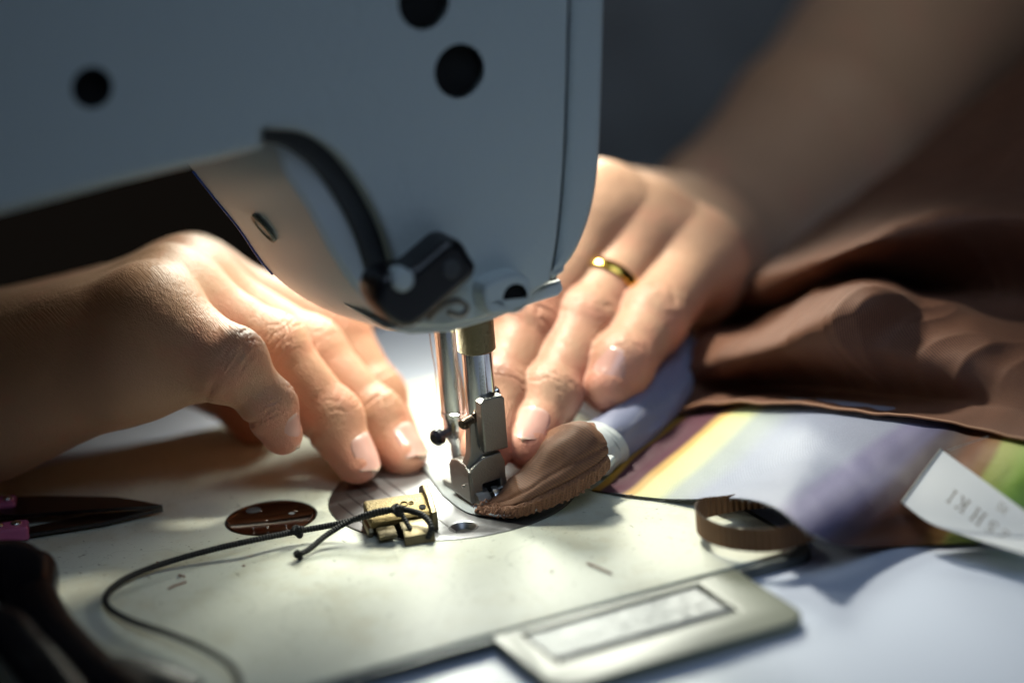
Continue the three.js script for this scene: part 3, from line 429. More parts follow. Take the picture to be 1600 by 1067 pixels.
// spec: fingers [{joints: [MCP, PIP, DIP, tip], r: [4 radii]}], palm bones, tendon bones, dorsal direction
function makeHand(spec) {
  const fingers = spec.fingers.map((q) => {
    const J = D(q.joints), r = q.r, bones = [];
    for (let i = 0; i < 3; i++) bones.push(bone(J[i], J[i + 1], r[i], r[i + 1]));
    const joints = [];
    for (const i of [1, 2]) {
      const ax = J[i + 1].clone().sub(J[i - 1]).normalize(), dor = q.dorsal.clone().addScaledVector(ax, -q.dorsal.dot(ax)).normalize();
      joints.push({ p: J[i], ax, dor, lat: ax.clone().cross(dor), r: r[i], big: i === 1 });
      bones.push(bone(J[i].clone().addScaledVector(dor, 0.35), J[i].clone().addScaledVector(dor, 0.35), r[i] * 1.03, r[i] * 1.03));
    }
    const ax = J[3].clone().sub(J[2]).normalize(), pulp = J[2].clone().lerp(J[3], 0.62), dor = q.dorsal.clone().addScaledVector(ax, -q.dorsal.dot(ax)).normalize();
    bones.push(bone(pulp.clone().addScaledVector(dor, -0.9), J[3].clone().addScaledVector(dor, -0.6), r[3] * 1.02, r[3] * 0.9));
    return { J, r, bones, joints, q };
  });
  const palm = spec.palm.map(([a, b, ra, rb]) => bone(atD(...a), atD(...b), ra, rb)), ten = (spec.tendons ?? []).map(([a, b, ra, rb]) => bone(atD(...a), atD(...b), ra, rb));
  const f = (x, y, z, coarse) => {
    let p = 1e3; for (const b of palm) p = smin(p, cone(b, x, y, z), spec.pk ?? 9);
    for (const b of ten) p = smin(p, cone(b, x, y, z), 5);
    let fin = 1e3;
    for (const F of fingers) {
      let d = 1e3; 
      for (const b of F.bones) d = smin(d, cone(b, x, y, z), 2.6);
      if (!coarse && d < 4 && d > -4) for (const j of F.joints) {
        const rx = x - j.p.x, ry = y - j.p.y, rz = z - j.p.z, s = rx * j.ax.x + ry * j.ax.y + rz * j.ax.z; if (Math.abs(s) > 11) continue;
        const u = rx * j.dor.x + ry * j.dor.y + rz * j.dor.z, l = rx * j.lat.x + ry * j.lat.y + rz * j.lat.z, m = smooth(-0.25, 0.55, u / j.r);
        const a = Math.exp(-s * s / (j.big ? 22 : 11));
        const sc = s * (1 + 0.05 * Math.abs(l)), n1 = Math.abs(noise(sc * 0.62 + j.p.x, l * 0.16 + j.p.y, 3)), n2 = Math.abs(noise(sc * 1.25 + j.p.y, l * 0.3, 8)), cr = Math.pow(clamp(1 - n1 * 5), 1.5) + 0.55 * Math.pow(clamp(1 - n2 * 4), 1.5);
        d += a * m * (0.24 * cr - 0.05) * spec.wrinkle;
        const under = smooth(0.2, -0.6, u / j.r); d += under * 0.7 * Math.exp(-Math.pow(s - 0.5, 2) / 0.8);   // flexion crease on the palm side
      }
      fin = smin(fin, d, 0.8);
    }
    let out = smin(p, fin, spec.fk ?? 6);
    if (!coarse && Math.abs(out) < 2) out += 0.1 * fbm(x * 0.22, y * 0.22, z * 0.22) + spec.wrinkle * 0.05 * Math.abs(noise(x * 0.9 + z * 0.4, y * 1.3, z * 0.9));
    return out;
  };
  const all = [...fingers.flatMap((F) => F.bones), ...palm, ...ten], lo = V(1e9, 1e9, 1e9), hi = V(-1e9, -1e9, -1e9);
  for (const b of all) for (const [p, r] of [[b.a, b.ra], [b.b, b.rb]]) { lo.min(p.clone().addScalar(-r - 4)); hi.max(p.clone().addScalar(r + 4)); }
  if (spec.clipX !== undefined) lo.x = Math.max(lo.x, spec.clipX);
  const g = surfaceNet(f, lo, hi, spec.cell), P = g.attributes.position, N = g.attributes.normal, col = new Float32Array(P.count * 3), uv = new Float32Array(P.count * 2);
  for (let i = 0; i < P.count; i++) {
    const x = P.getX(i), y = P.getY(i), z = P.getZ(i); let red = 0, pale = 0;
    for (const F of fingers) {
      for (const j of F.joints) { const d2 = (x - j.p.x) ** 2 + (y - j.p.y) ** 2 + (z - j.p.z) ** 2; red = Math.max(red, Math.exp(-d2 / 110) * (j.big ? 0.75 : 0.5)); }
      const t = F.J[3], d2 = (x - t.x) ** 2 + (y - t.y) ** 2 + (z - t.z) ** 2; red = Math.max(red, Math.exp(-d2 / 120) * 1.0);
    }
    const n = fbm(x * 0.09, y * 0.09, z * 0.09) * 0.7 + fbm(x * 0.4, y * 0.4, z * 0.4) * 0.35; red = clamp(red * 0.85 + n * 0.75, 0, 1.1); pale = 1 + n * 0.1;
    const c = [mix(0.62, 0.66, red) * pale, mix(0.375, 0.265, red) * pale, mix(0.25, 0.19, red) * pale], k = spec.tone ?? [1, 1, 1];
    for (let q = 0; q < 3; q++) col[i * 3 + q] = c[q] * k[q];
    uv[i * 2] = (x * 0.8 - z * 0.6) / 1000; uv[i * 2 + 1] = (y + 0.35 * z + 0.2 * x) / 1000;
  }
  g.setAttribute('color', new THREE.BufferAttribute(col, 3)); g.setAttribute('uv', new THREE.BufferAttribute(uv, 2));
  const nails = fingers.filter((F) => F.q.nail).map((F) => {
    const { J, r, q } = F, ax = J[3].clone().sub(J[2]).normalize(), nd = q.nailUp ?? q.dorsal, dor = nd.clone().addScaledVector(ax, -nd.dot(ax)).normalize(), lat = ax.clone().cross(dor), tip = J[3], W = q.nail[0] / 2, L = q.nail[1], start = J[3].clone().addScaledVector(ax, (q.nail[2] ?? r[3]) - L);
    const hit = (o) => { let t = 12; for (let k = 0; k < 60; k++) { const p = o.clone().addScaledVector(dor, t), d = f(p.x, p.y, p.z); if (Math.abs(d) < 0.02) break; t -= d * 0.8; if (t < -9) break; } return t; };
    const mid = start.clone().addScaledVector(ax, L * 0.35), c0 = hit(mid), c1 = hit(start.clone().addScaledVector(ax, L * 0.05)), slope = clamp((c0 - c1) / (L * 0.3), -0.35, 0.15), nu = 16, nv = 20, pos = [], nor = [], colr = [], idx = [];
    for (const s of [0.32, -1.4]) for (let j = 0; j <= nv; j++) for (let i = 0; i <= nu; i++) {
      const t = j / nv, x = i / nu * 2 - 1, roundB = Math.sqrt(clamp(1 - Math.pow(clamp(1 - t / 0.3), 2.2))), roundT = Math.sqrt(clamp(1 - Math.pow(clamp((t - 0.78) / 0.22), 2.4))), w = W * Math.min(0.35 + 0.65 * roundB, 0.3 + 0.7 * roundT) * mix(0.92, 1, t);
      let h = c0 + slope * (t - 0.35) * L - 0.5 * (t - 0.35) ** 2 * L * 0.2 + s * (s > 0 ? smooth(0, 0.14, t) * mix(1, 0.5, Math.abs(x)) : 1) - (x * w) ** 2 / (2 * r[3] * 0.92) * 1.02 - (t < 0.1 ? 0.2 : 0);
      if (q.nail[3] && t < 0.93) { const o = start.clone().addScaledVector(ax, t * L).addScaledVector(lat, x * w), hh = hit(o); if (hh > h - 2.2 && hh < h + 2) h = mix(h, hh + s * (s > 0 ? 0.75 * (1 - 0.7 * x * x) * smooth(0, 0.14, t) : 1), 0.5 * smooth(0.93, 0.6, t)); }
      const p = start.clone().addScaledVector(ax, t * L * (1 - 0.12 * x * x * t)).addScaledVector(lat, x * w).addScaledVector(dor, h); pos.push(p.x, p.y, p.z);
      const e = 0.55 * smooth(0.9, 0.96, t + 0.04 * x * x), lun = smooth(0.22, 0.12, t + 0.1 * x * x); colr.push(mix(mix(0.7, 0.76, lun), 0.8, e), mix(mix(0.4, 0.54, lun), 0.68, e), mix(mix(0.34, 0.48, lun), 0.5, e));
    }
    const Wd = nu + 1, cnt = Wd * (nv + 1);
    for (let j = 0; j < nv; j++) for (let i = 0; i < nu; i++) { const a = j * Wd + i; idx.push(a, a + 1, a + Wd + 1, a, a + Wd + 1, a + Wd, cnt + a, cnt + a + Wd + 1, cnt + a + 1, cnt + a, cnt + a + Wd, cnt + a + Wd + 1); }
    for (let i = 0; i < nu; i++) { const a = i, b = nv * Wd + i; idx.push(a, cnt + a, a + 1, a + 1, cnt + a, cnt + a + 1, b, b + 1, cnt + b, b + 1, cnt + b + 1, cnt + b); }
    for (let j = 0; j < nv; j++) { const a = j * Wd, b = a + nu; idx.push(a, a + Wd, cnt + a, a + Wd, cnt + a + Wd, cnt + a, b, cnt + b, b + Wd, b + Wd, cnt + b, cnt + b + Wd); }
    const ng = new THREE.BufferGeometry(); ng.setAttribute('position', new THREE.Float32BufferAttribute(pos, 3)); ng.setAttribute('color', new THREE.Float32BufferAttribute(colr, 3)); ng.setIndex(idx); ng.computeVertexNormals(); return ng;
  });
  return { g, nails, f, fingers };
}
const dl = V(0.75, 0.62, 0.25).normalize(), dr = V(-0.12, 0.72, 0.68).normalize();
const handL = makeHand({
  cell: 0.55, wrinkle: 1.35, tone: [1, 0.97, 0.92], pk: 10, fk: 7,
  fingers: [
    { joints: [[232, 492, 3], [364, 564, -2], [420, 634, 1], [442, 678, 3]], r: [9.4, 7.3, 5.9, 4.5], dorsal: dl, nail: [7, 9.4, 4.3, 1], nailUp: V(0.74, 0.28, 0.62) },
    { joints: [[268, 462, 20], [425, 545, 19], [518, 655, 18], [558, 720, 17]], r: [10, 8.3, 7, 5.2], dorsal: dl, nail: [8.6, 10.4, 5, 1], nailUp: V(0.76, 0.32, 0.56) },
    { joints: [[290, 446, 38], [484, 552, 36], [585, 655, 30], [632, 708, 26]], r: [10, 8.5, 7.1, 5.4], dorsal: dl, nail: [9, 10.6, 5.2, 1], nailUp: V(0.74, 0.45, 0.5) },
    { joints: [[300, 444, 54], [520, 520, 54], [585, 620, 48], [622, 690, 42]], r: [10, 8.8, 7.4, 5.8], dorsal: dl },
    { joints: [[120, 570, 64], [250, 566, 68], [350, 598, 62], [402, 652, 54]], r: [13, 10, 8.5, 7], dorsal: V(0, 0.3, 1) },
  ],
  palm: [
    [[-190, 660, 30], [-30, 602, 22], 20, 18], [[-190, 640, 60], [-30, 565, 52], 19, 16],
    [[-30, 600, 18], [232, 492, 4], 17, 10.6], [[-30, 580, 28], [268, 465, 20], 16, 11.2], [[-30, 578, 40], [290, 448, 37], 15.5, 11.2], [[-30, 572, 52], [300, 446, 53], 15, 10.6],
    [[-20, 655, 16], [205, 586, 4], 14.5, 10], [[205, 586, 4], [330, 580, -1], 9, 6.6], [[0, 625, 45], [150, 575, 58], 15, 12], [[232, 495, 6], [300, 445, 52], 9, 9], [[100, 590, 30], [250, 545, 35], 12, 9],
  ],
  tendons: [[[20, 500, 52], [298, 392, 52], 1.6, 1.8], [[20, 500, 36], [285, 392, 36], 1.4, 1.8], [[40, 520, 20], [258, 405, 18], 1.2, 1.6], [[-20, 480, 44], [160, 420, 60], 1.4, 1.2]],
});
const handR = makeHand({
  cell: 0.72, wrinkle: 1.8, pk: 9, fk: 7,
  fingers: [
    { joints: [[1090, 402, 74], [1018, 500, 46], [970, 572, 30], [948, 606, 24]], r: [10.2, 8.7, 7.6, 5.6], dorsal: dr, nail: [8.8, 10.4, 3.4, 1] },
    { joints: [[1012, 352, 72], [912, 508, 42], [856, 622, 22], [826, 694, 11]], r: [10.2, 8.6, 7.4, 5.8], dorsal: dr, nail: [9.4, 11, 3.8, 1] },
    { joints: [[940, 326, 66], [818, 512, 38], [776, 622, 20], [760, 698, 8]], r: [10.4, 8.8, 7.8, 6], dorsal: dr, nail: [9.4, 11, 3.8, 1] },
    { joints: [[872, 322, 62], [792, 500, 58], [772, 600, 48], [776, 668, 40]], r: [10, 8.4, 7.4, 5.8], dorsal: dr },
    { joints: [[900, 440, 104], [868, 520, 96], [850, 590, 86], [838, 650, 76]], r: [12, 10, 8.8, 7], dorsal: dr },
  ],
  palm: [
    [[1108, 392, 124], [1090, 404, 76], 15, 11.5], [[1082, 378, 126], [1012, 356, 74], 14.5, 12], [[1060, 368, 128], [940, 330, 68], 14.5, 12], [[1040, 362, 130], [872, 326, 62], 14.5, 11],
    [[1090, 404, 76], [872, 330, 62], 9.5, 9.5], [[1110, 410, 120], [1085, 440, 82], 15, 12], [[1050, 400, 128], [890, 430, 98], 15, 12],
    [[1075, 385, 128], [1128, 345, 172], 15, 22], [[1128, 345, 172], [1272, 212, 228], 23, 29], [[1272, 212, 228], [1450, 20, 320], 29, 41], [[1450, 20, 320], [1620, -200, 420], 41, 46],
  ],
  tendons: [[[1062, 330, 98], [1010, 312, 66], 1.3, 2], [[1040, 322, 98], [938, 284, 60], 1.3, 2], [[1098, 356, 98], [1086, 366, 68], 1.1, 1.8]],
});
{
  const p = thing('person', 'person in dark shirt feeding cloth under the needle with both hands', 'person', atY(560, 420, 0));
  part(p, 'body', [handL.g, handR.g], mat.skin);
  for (const n of [...handL.nails, ...handR.nails]) part(p, 'fingernail', n, mat.nail);
  // dark shirt: torso behind the table edge and the two upper sleeves
  const T = (x, y, z) => V(x, y, z), tb = [bone(T(120, -150, -470), T(110, 330, -520), 120, 105), bone(T(40, -150, -480), T(40, 300, -530), 110, 100), bone(T(-90, 330, -520), T(120, 330, -520), 70, 70), bone(T(150, 300, -520), T(280, 120, -420), 62, 54), bone(T(-140, 300, -520), T(-380, 90, -300), 62, 50), bone(T(-380, 90, -300), T(-270, 42, -110), 48, 38)];
  const sf = (x, y, z) => { let d = 1e3; for (const b of tb) d = smin(d, cone(b, x, y, z), 40); return d + 5 * fbm(x * 0.02, y * 0.02, z * 0.02); };
  const sg = surfaceNet(sf, V(-420, -180, -680), V(380, 460, -60), 7), sp = sg.attributes.position, suv = new Float32Array(sp.count * 2); for (let i = 0; i < sp.count; i++) { suv[i * 2] = sp.getX(i) / 1000; suv[i * 2 + 1] = sp.getY(i) / 1000; } sg.setAttribute('uv', new THREE.BufferAttribute(suv, 2));
  part(p, 'shirt', sg, mat.shirt);
}
{
  const F = handR.fingers[1], a = F.J[0].clone().lerp(F.J[1], 0.68), ax = F.J[1].clone().sub(F.J[0]).normalize(), R = mix(F.r[0], F.r[1], 0.68) + 0.25;
  const prof = []; for (let i = 0; i <= 16; i++) { const t = i / 16 * Math.PI * 2; prof.push([R + 0.3 + 0.75 * Math.cos(t) * (Math.cos(t) > 0 ? 1 : 0.4), 1.75 * Math.sin(t)]); }
  solo('gold_ring', 'plain gold wedding band on the finger beside the machine head', 'ring', lathe(a, a.clone().add(ax), prof, 96), mat.gold);
}

// ------------------------------------------------------------------ garment
{
  const g = thing('garment', 'brown garment with striped satin lining and white label being sewn', 'garment', atY(1200, 700, 0));
  // brown twill body, in folds
  const brownRows = [
    H([[1062, 640, 6], [1130, 630, 9.6], [1250, 633, 11.7], [1400, 650, 14], [1520, 668, 15.5], [1680, 706, 16.8]]),
    H([[1070, 606, 7], [1150, 603, 6], [1270, 608, 7], [1400, 618, 12], [1530, 634, 16], [1690, 670, 17]]),
    H([[1080, 566, 13], [1175, 554, 20], [1285, 534, 28], [1390, 546, 27], [1530, 572, 24], [1700, 595, 21]]),
    H([[1088, 536, 11], [1190, 514, 22], [1345, 464, 38], [1440, 488, 30], [1540, 508, 26], [1700, 525, 25]]),
    H([[1096, 508, 4], [1196, 494, 8], [1335, 440, 23], [1440, 452, 22], [1540, 460, 24], [1700, 474, 26]]),
    H([[1120, 480, 14], [1212, 438, 26], [1330, 388, 42], [1440, 352, 47], [1560, 332, 49], [1710, 322, 50]]),
    H([[1150, 463, 11], [1222, 416, 20], [1330, 350, 34], [1440, 302, 42], [1560, 272, 47], [1720, 232, 52]]),
    H([[1185, 452, 6], [1236, 395, 14], [1340, 300, 30], [1460, 205, 44], [1590, 110, 56], [1760, -40, 76]]),
  ];
  const bend = (s, t, p) => 1.4 * Math.sin(s * 9 + t * 7 + 2 * noise(s * 3, t * 3, 2)) * smooth(0.05, 0.3, t) * smooth(0, 0.15, s) + 1.6 * fbm(p.x * 0.045, p.z * 0.045, 4) * smooth(0, 0.2, t) + 0.4 * noise(p.x * 0.16 + p.z * 0.1, p.z * 0.05, 9) + 1.2 * Math.pow(1 - Math.abs(noise((p.x * 0.5 + p.z * 0.86) * 0.075 + 3, (p.x * 0.86 - p.z * 0.5) * 0.02, 14)), 4) * smooth(0.1, 0.28, t) * smooth(1, 0.6, t) + 0.45 * Math.pow(1 - Math.abs(noise((p.x * 0.66 + p.z * 0.75) * 0.16, (p.x * 0.75 - p.z * 0.66) * 0.04, 19)), 4) * smooth(0.06, 0.25, t);
  part(g, 'brown_panel', sheet(brownRows, 150, 130, 0.5, bend), mat.brown);
  const hem = sheet(brownRows, 150, 130, 0.5, bend).userData, hp = []; for (let i = 0; i <= 150; i++) hp.push(hem.at(i, 0).clone().addScaledVector(V(0, 0.2, 0.2), 1));
  part(g, 'rolled_hem', tube(hp, 0.42, 300, false, 8), mat.stitch);
  // striped satin
  const A = [[925, 766, 0.5], [945, 769, 0.6], [975, 773, 0.7], [1042, 780, 0.9], [1110, 780, 3.2], [1165, 780, 7.6], [1215, 795, 11], [1262, 831, 9.5], [1310, 853, 4], [1400, 853, -2], [1480, 850, -2], [1560, 846, -2], [1640, 838, -2]];
  const Bm = [[985, 712, 4], [1012, 708, 5], [1062, 703, 6], [1128, 706, 8], [1200, 706, 11], [1270, 710, 14], [1320, 718, 15], [1370, 740, 13], [1420, 762, 11], [1470, 775, 10], [1525, 772, 11], [1580, 770, 12], [1660, 768, 12]];
  const Bt = [[1050, 660, 6], [1085, 650, 8], [1145, 636, 12], [1212, 630, 15], [1290, 632, 18], [1365, 640, 20], [1430, 648, 22], [1472, 654, 23], [1505, 660, 24], [1535, 668, 24], [1575, 680, 25], [1630, 692, 26], [1690, 710, 26]];
  for (const r of [Bm, Bt]) for (const q of r) q[2] *= 0.6;
  const Btt = Bt.map(([x, y, h]) => [x + 4, y - 3, h - 4]);
  const satin = sheet([H(A), H(Bm), H(Bt), H(Btt)], 160, 70, 0.3, (s, t, p) => (0.9 * fbm(p.x * 0.06, p.z * 0.03, 6) + 0.5 * Math.sin(s * 30 + t * 3 + 3 * noise(s * 5, t * 2, 1)) * smooth(0, 0.3, t)) * smooth(0.66, 0.45, t) * smooth(0, 0.12, t));
  { const n = 160, uv = satin.attributes.uv; for (let k = 0; k < uv.count; k++) { const q = k % (161 * 71); uv.setXY(k, (q % 161) / n, Math.floor(q / 161) / 70); } }
  const st = [[0, [0.75, 0.42, 0.02]], [0.045, [0.62, 0.3, 0.03]], [0.07, [0.1, 0.03, 0.05]], [0.15, [0.12, 0.035, 0.06]], [0.18, [0.8, 0.5, 0.16]], [0.197, [0.8, 0.78, 0.36]], [0.222, [0.7, 0.74, 0.38]], [0.258, [0.4, 0.46, 0.46]], [0.32, [0.33, 0.37, 0.5]], [0.48, [0.29, 0.32, 0.44]], [0.53, [0.22, 0.21, 0.37]], [0.6, [0.11, 0.105, 0.21]], [0.655, [0.05, 0.03, 0.05]], [0.7, [0.075, 0.02, 0.008]], [0.77, [0.2, 0.06, 0.015]], [0.815, [0.32, 0.15, 0.03]], [0.84, [0.5, 0.55, 0.12]], [0.93, [0.36, 0.6, 0.08]], [1, [0.3, 0.55, 0.08]]].map(([p, c]) => [p, c.map((q) => q * 0.8)]);
  const toS = (c) => (c <= 0.0031308 ? c * 12.92 : 1.055 * Math.pow(c, 1 / 2.4) - 0.055);
  const print = tex(1024, 256, (u, v) => { const x = clamp(u + 0.006 * (per(u, v, 9, 41) - 0.5)); let k = 0; while (k < st.length - 2 && st[k + 1][0] < x) k++; const t = smooth(0, 1, (x - st[k][0]) / (st[k + 1][0] - st[k][0])), n = 1 + 0.14 * (hash(Math.floor(u * 1024), Math.floor(v * 256), 5) - 0.5); return st[k][1].map((c, i) => toS(mix(c, st[k + 1][1][i], t) * n)); }, true);
  print.wrapS = print.wrapT = THREE.ClampToEdgeWrapping;
  part(g, 'striped_satin', satin, M({ name: 'striped_satin', map: print, roughness: 0.5, sheen: 0.35, sheenColor: lin(0.8, 0.85, 1), sheenRoughness: 0.4, bumpMap: rep(weave, [14, 5]), bumpScale: 0.00005 }));
  // frayed threads at the cut edge
  const fr = []; const sd = satin.userData; for (let i = 20; i < 112; i++) for (let k = 0; k < 2; k++) { const p = sd.at(i, 0).clone(); p.x += rnd() * 0.7; const q = p.clone().add(V((rnd() - 0.5) * 1.6, -0.1 + (rnd() - 0.5) * 0.9, 0.3 + rnd() * 0.9)); fr.push(tube([p, p.clone().lerp(q, 0.5).add(V(0, 0.12, 0)), q], 0.055, 3, false, 4)); }
  part(g, 'frayed_threads', fr, mat.white, null, 'stuff');
  // grey satin roll under the little finger
  const rollC = new THREE.CatmullRomCurve3(H([[905, 716, 5], [948, 690, 6], [992, 655, 7], [1030, 614, 8], [1050, 578, 8], [1062, 545, 7]])), rr = [6.6, 7, 7.2, 7, 6.6, 5], rings = [], fr2 = rollC.computeFrenetFrames(60);
  for (let i = 0; i <= 60; i++) { const t = i / 60, c = rollC.getPoint(t), k = Math.min(Math.floor(t * 5), 4), r = mix(rr[k], rr[k + 1], t * 5 - k), ax = rollC.getTangent(t), sd2 = V(0, 1, 0).cross(ax).normalize(), u2 = ax.clone().cross(sd2), ring = []; for (let j = 0; j < 64; j++) { const a = j / 64 * Math.PI * 2, w = r * (1 + 0.05 * Math.sin(a * 3 + t * 9) + 0.07 * noise(a * 1.5, t * 5, 4) + 0.05 * noise(a * 4, t * 8, 7)); ring.push(c.clone().addScaledVector(sd2, Math.cos(a) * w).addScaledVector(u2, Math.sin(a) * w * 0.86)); } rings.push(ring); }
  part(g, 'satin_roll', loft(rings, false), mat.greySatin); void fr2;
  // white lining folded round the end of the roll
  const wrap = (t0, t1, out, ph) => { const rows = []; for (let q = 0; q <= 4; q++) { const t = mix(t0, t1, q / 4), c = rollC.getPoint(t), ax = rollC.getTangent(t), s2 = V(0, 1, 0).cross(ax).normalize(), u2 = ax.clone().cross(s2), r0 = mix(6.7, 7.2, t * 3), row = []; for (let j = 0; j <= 18; j++) { const a = -2.3 + j / 18 * 4.4, w = r0 + out + 0.45 * noise(a * 1.2 + ph, q * 0.9, ph) + (q === 4 || q === 0 ? 0.35 * Math.sin(a * 2 + ph) : 0); row.push(c.clone().addScaledVector(s2, -Math.sin(a) * w).addScaledVector(u2, Math.cos(a) * w * 0.88).addScaledVector(ax, 0.9 * Math.sin(a * 1.3 + ph))); } rows.push(row); } return sheet(rows, 60, 14, 0.45); };
  part(g, 'white_fold', [wrap(0.05, 0.14, 0.45, 0), wrap(0.03, 0.09, 1, 2), wrap(0.115, 0.165, 0.35, 5)], mat.white);
  // white lining lying under the foot
  part(g, 'white_lining', sheet([H([[690, 772, 0.3], [722, 797, 0.3], [748, 805, 0.5], [800, 806, 1.4], [860, 790, 3.4], [930, 752, 6], [962, 720, 8]]), H([[672, 745, 0.6], [712, 775, 0.7], [745, 792, 1.2], [795, 800, 1.9], [850, 783, 4], [920, 744, 7], [955, 712, 9]]), H([[655, 722, 0.5], [700, 735, 0.5], [760, 760, 0.6], [820, 770, 0.8], [860, 762, 1.2], [900, 740, 2], [930, 720, 3]])], 60, 20, 0.4), mat.white);
  // brown facing with an overlocked edge, folded like a horn
  const fac = sheet([
    H([[742, 800, 0.9], [775, 806, 1], [810, 805, 1.6], [850, 793, 3], [890, 776, 5], [925, 755, 7], [950, 733, 9]]),
    H([[752, 793, 1.8], [785, 794, 2.6], [815, 788, 4.4], [852, 772, 6.6], [892, 752, 9], [925, 733, 11], [950, 712, 12.4]]),
    H([[762, 786, 2.4], [796, 776, 4.6], [822, 764, 7.4], [858, 738, 11], [896, 716, 14], [926, 702, 15], [948, 692, 15.4]]),
    H([[770, 780, 2.2], [803, 756, 6], [828, 728, 10.5], [856, 698, 15.4], [892, 676, 18], [922, 668, 18.4], [940, 676, 17]]),
    H([[776, 777, 1.4], [806, 748, 4], [834, 714, 8], [850, 688, 12], [880, 671, 14], [905, 664, 15], [925, 668, 14]]),
    H([[780, 774, 0.8], [802, 752, 1.6], [824, 722, 3], [840, 702, 6], [866, 684, 9], [890, 676, 10], [910, 676, 10]]),
  ], 330, 90, 0.5, (s, t, p) => 0.22 * Math.cos(s * 290 + 1.5 * noise(s * 20, 2)) * smooth(0.2, 0.13, t) + 0.45 * Math.sin(s * 14 + t * 7 + 2.5 * noise(s * 4, t * 4, 3)) * smooth(0.22, 0.5, t) * smooth(0.05, 0.25, s) + 0.2 * noise(p.x * 0.4, p.z * 0.4, 5) + 0.9 * Math.pow(1 - Math.abs(noise(s * 5 + t * 2, t * 2.4, 22)), 4) * smooth(0.3, 0.5, t) - 0.5 * Math.exp(-Math.pow((t - 0.36) / 0.03, 2)) - 0.55 * Math.exp(-Math.pow((t - 0.215) / 0.018, 2)) + 0.35 * Math.exp(-Math.pow((t - 0.1) / 0.08, 2)));
  part(g, 'brown_facing', fac, mat.facing);
  const fd = fac.userData, pt = (s, t, o = 0.5) => { const i = Math.min(330, Math.round(s * 330)), j = Math.round(t * 90), N = fd.normals[j * 331 + i]; return fd.at(i, j).clone().addScaledVector(N, N.dot(V(0, 0.7, 0.7)) > 0 ? o : -o); };
  const zig = []; for (let k = 0; k < 66; k++) { const s = 0.05 + k * 0.0141, j = (rnd() - 0.5) * 0.01, q = 0.17 + rnd() * 0.03; zig.push(tube([pt(s, 0, 0.1), pt(s + 0.004 + j, 0.07, 0.42), pt(s + 0.011, q, 0.34), pt(s + 0.014, q + 0.02, 0.3), pt(s + 0.016, q, 0.36), pt(s + 0.011 - j, 0.08, 0.42), pt(s + 0.014, 0, 0.12)], 0.15, 14, false, 5)); }
  for (const [o, r, q, h] of [[0.1, 0.3, 0, 0.3], [1.3, 0.2, 0.17, 0.36]]) { const rim = []; for (let k = 0; k <= 66; k++) rim.push(pt(0.02 + k / 66 * 0.97, q, h).add(V(0, 0.16 * Math.sin(k * 2.6 + o), 0.2 * Math.sin(k * 1.9 + o)))); zig.push(tube(rim, r, 200, false, 6)); }
  part(g, 'overlock_stitching', zig, mat.stitch, null, 'stuff');
  for (let k = 0; k < 22; k++) { const s = 0.14 + k * 0.037; part(g, 'stitch', tube([pt(s, 0.36, 0.1), pt(s + 0.011, 0.36, 0.35), pt(s + 0.024, 0.36, 0.1)], 0.14, 6, false, 5), mat.stitch); }
  const fz = []; for (let k = 0; k < 70; k++) { const p = atY(748 + rnd() * 46, 796 - rnd() * 18 + rnd() * 8, 1 + rnd() * 2.4), q = p.clone().add(V((rnd() - 0.6) * 3.4, (rnd() - 0.3) * 2, (rnd() - 0.4) * 3)); fz.push(tube([p, p.clone().lerp(q, 0.5).add(V(rnd() - 0.5, rnd(), rnd() - 0.5)), q], 0.12, 6, false, 5)); }
  part(g, 'thread_fuzz', fz, mat.stitch, null, 'stuff');
  // grosgrain hanging loop
  const lp = new THREE.CatmullRomCurve3(H([[1300, 822, 1.6], [1282, 838, 2], [1252, 850, 2.2], [1205, 862, 2.2], [1140, 858, 2.2], [1100, 842, 2.2], [1090, 824, 2.4], [1104, 807, 2.6], [1145, 796, 2.6], [1195, 791, 2.2], [1240, 793, 1.8], [1280, 800, 1.4]])), lr = [];
  for (let j = 0; j <= 3; j++) lr.push(lp.getPoints(120).map((p, i) => p.clone().add(V(0, j / 3 * mix(5.1, 3.9, smooth(70, 88, i)) - 0.5 * smooth(66, 84, i), -j / 3 * 0.6 + 0.25 * Math.sin(i * 0.1)))));
  part(g, 'ribbon_loop', sheet(lr, 240, 6, 0.5), mat.ribbon);
  // white folded label
  const cv = document.createElement('canvas'); cv.width = 1024; cv.height = 512; const cx = cv.getContext('2d'); cx.fillStyle = '#dde2e8'; cx.fillRect(0, 0, 1024, 512);
  cx.fillStyle = '#5a5048'; cx.textAlign = 'center'; cx.font = '150px serif'; [['I', 690], ['K', 575], ['H', 415], ['S', 275], ['E', 150]].forEach(([ch, x]) => cx.fillText(ch, x, 300));
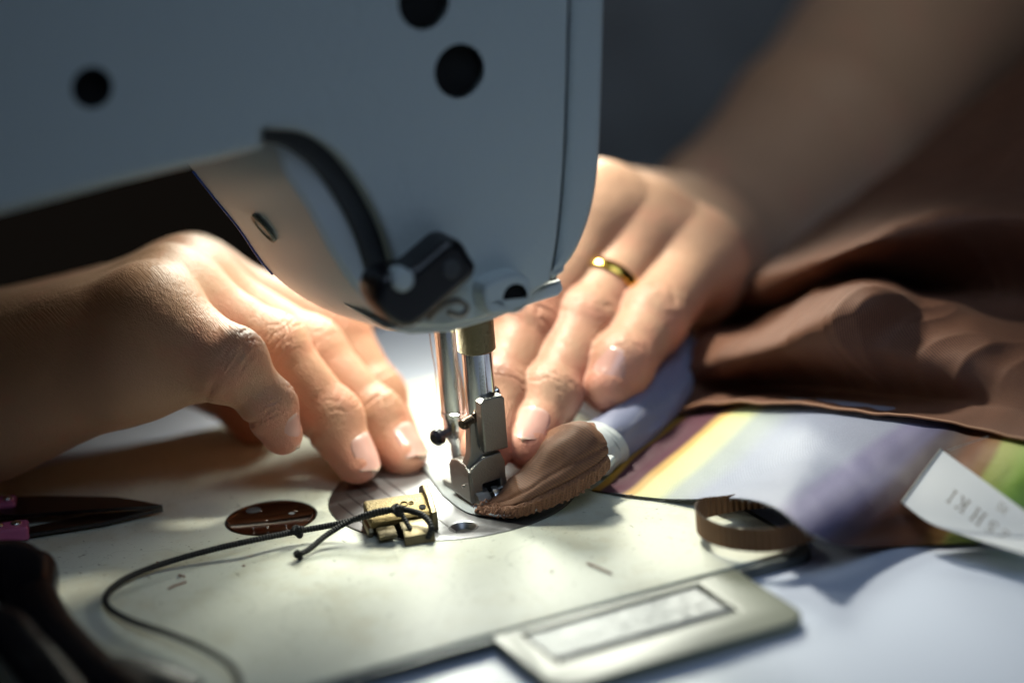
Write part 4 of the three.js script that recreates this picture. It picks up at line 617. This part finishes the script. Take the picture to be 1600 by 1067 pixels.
  cx.font = '92px sans-serif'; cx.fillStyle = '#807a72'; cx.fillText('XS', 300, 452);
  const lt = new THREE.CanvasTexture(cv); lt.colorSpace = THREE.SRGBColorSpace; lt.magFilter = THREE.LinearFilter;
  const LA = atY(1472, 703, 15), LB = atY(1411, 786, 7), LD = atY(1640, 826, 6), ea = LD.clone().sub(LA).normalize(), eb = LB.clone().sub(LA), wb = eb.length(); eb.normalize();
  const lrows = []; for (let j = 0; j <= 14; j++) { const row = []; for (let i = 0; i <= 30; i++) { const s = i / 30 * 44, t = j / 14 * wb, p = LA.clone().addScaledVector(ea, s).addScaledVector(eb, t); p.y += 0.9 * Math.sin(s * 0.12) * Math.sin(t * 0.2); const h0 = 4.8, e = h0 - p.y; if (e > -1) { const q = e + 1; p.y = h0 + 1 - 2.2 * (1 - Math.exp(-q / 2.2)); p.z -= q * 0.9 * smooth(0, 4, q); } row.push(p); } lrows.push(row); }
  const lab = sheet(lrows, 90, 50, 0.28); { const uv = lab.attributes.uv; for (let k = 0; k < uv.count; k++) { const q = k % (91 * 51), i = q % 91, j = Math.floor(q / 91); uv.setXY(k, 1 - i / 90 * 44 / 31, 0.0 + j / 50); } }
  const label = part(g, 'care_label', lab, M({ name: 'printed_label', map: lt, roughness: 0.5, sheen: 0.3, bumpMap: rep(weave, [8, 4]), bumpScale: 0.00004 }), 'white folded label printed with brown letters');
  part(label, 'folded_end', tube([LA, LA.clone().lerp(LB, 0.5).add(V(0, 0.1, 0)), LB], 0.42, 40, false, 10), mat.white);
  part(g, 'loose_thread', tube(H([[1482, 704, 15.5], [1510, 694, 16], [1545, 682, 17]]), 0.1, 20, false, 5), mat.white);
}
{
  const a = H([[671, 520, 38], [674, 545, 34], [680, 580, 28], [684, 640, 18], [690, 700, 8], [712, 745, 3]]);
  solo('sewing_thread', 'fine copper coloured sewing thread running down beside the needle bar', 'thread', tube(a, 0.13, 60, false, 6), mat.lint);
}
scene.traverse((o) => { if (o.origin) delete o.origin; });
renderer.render(scene, camera);
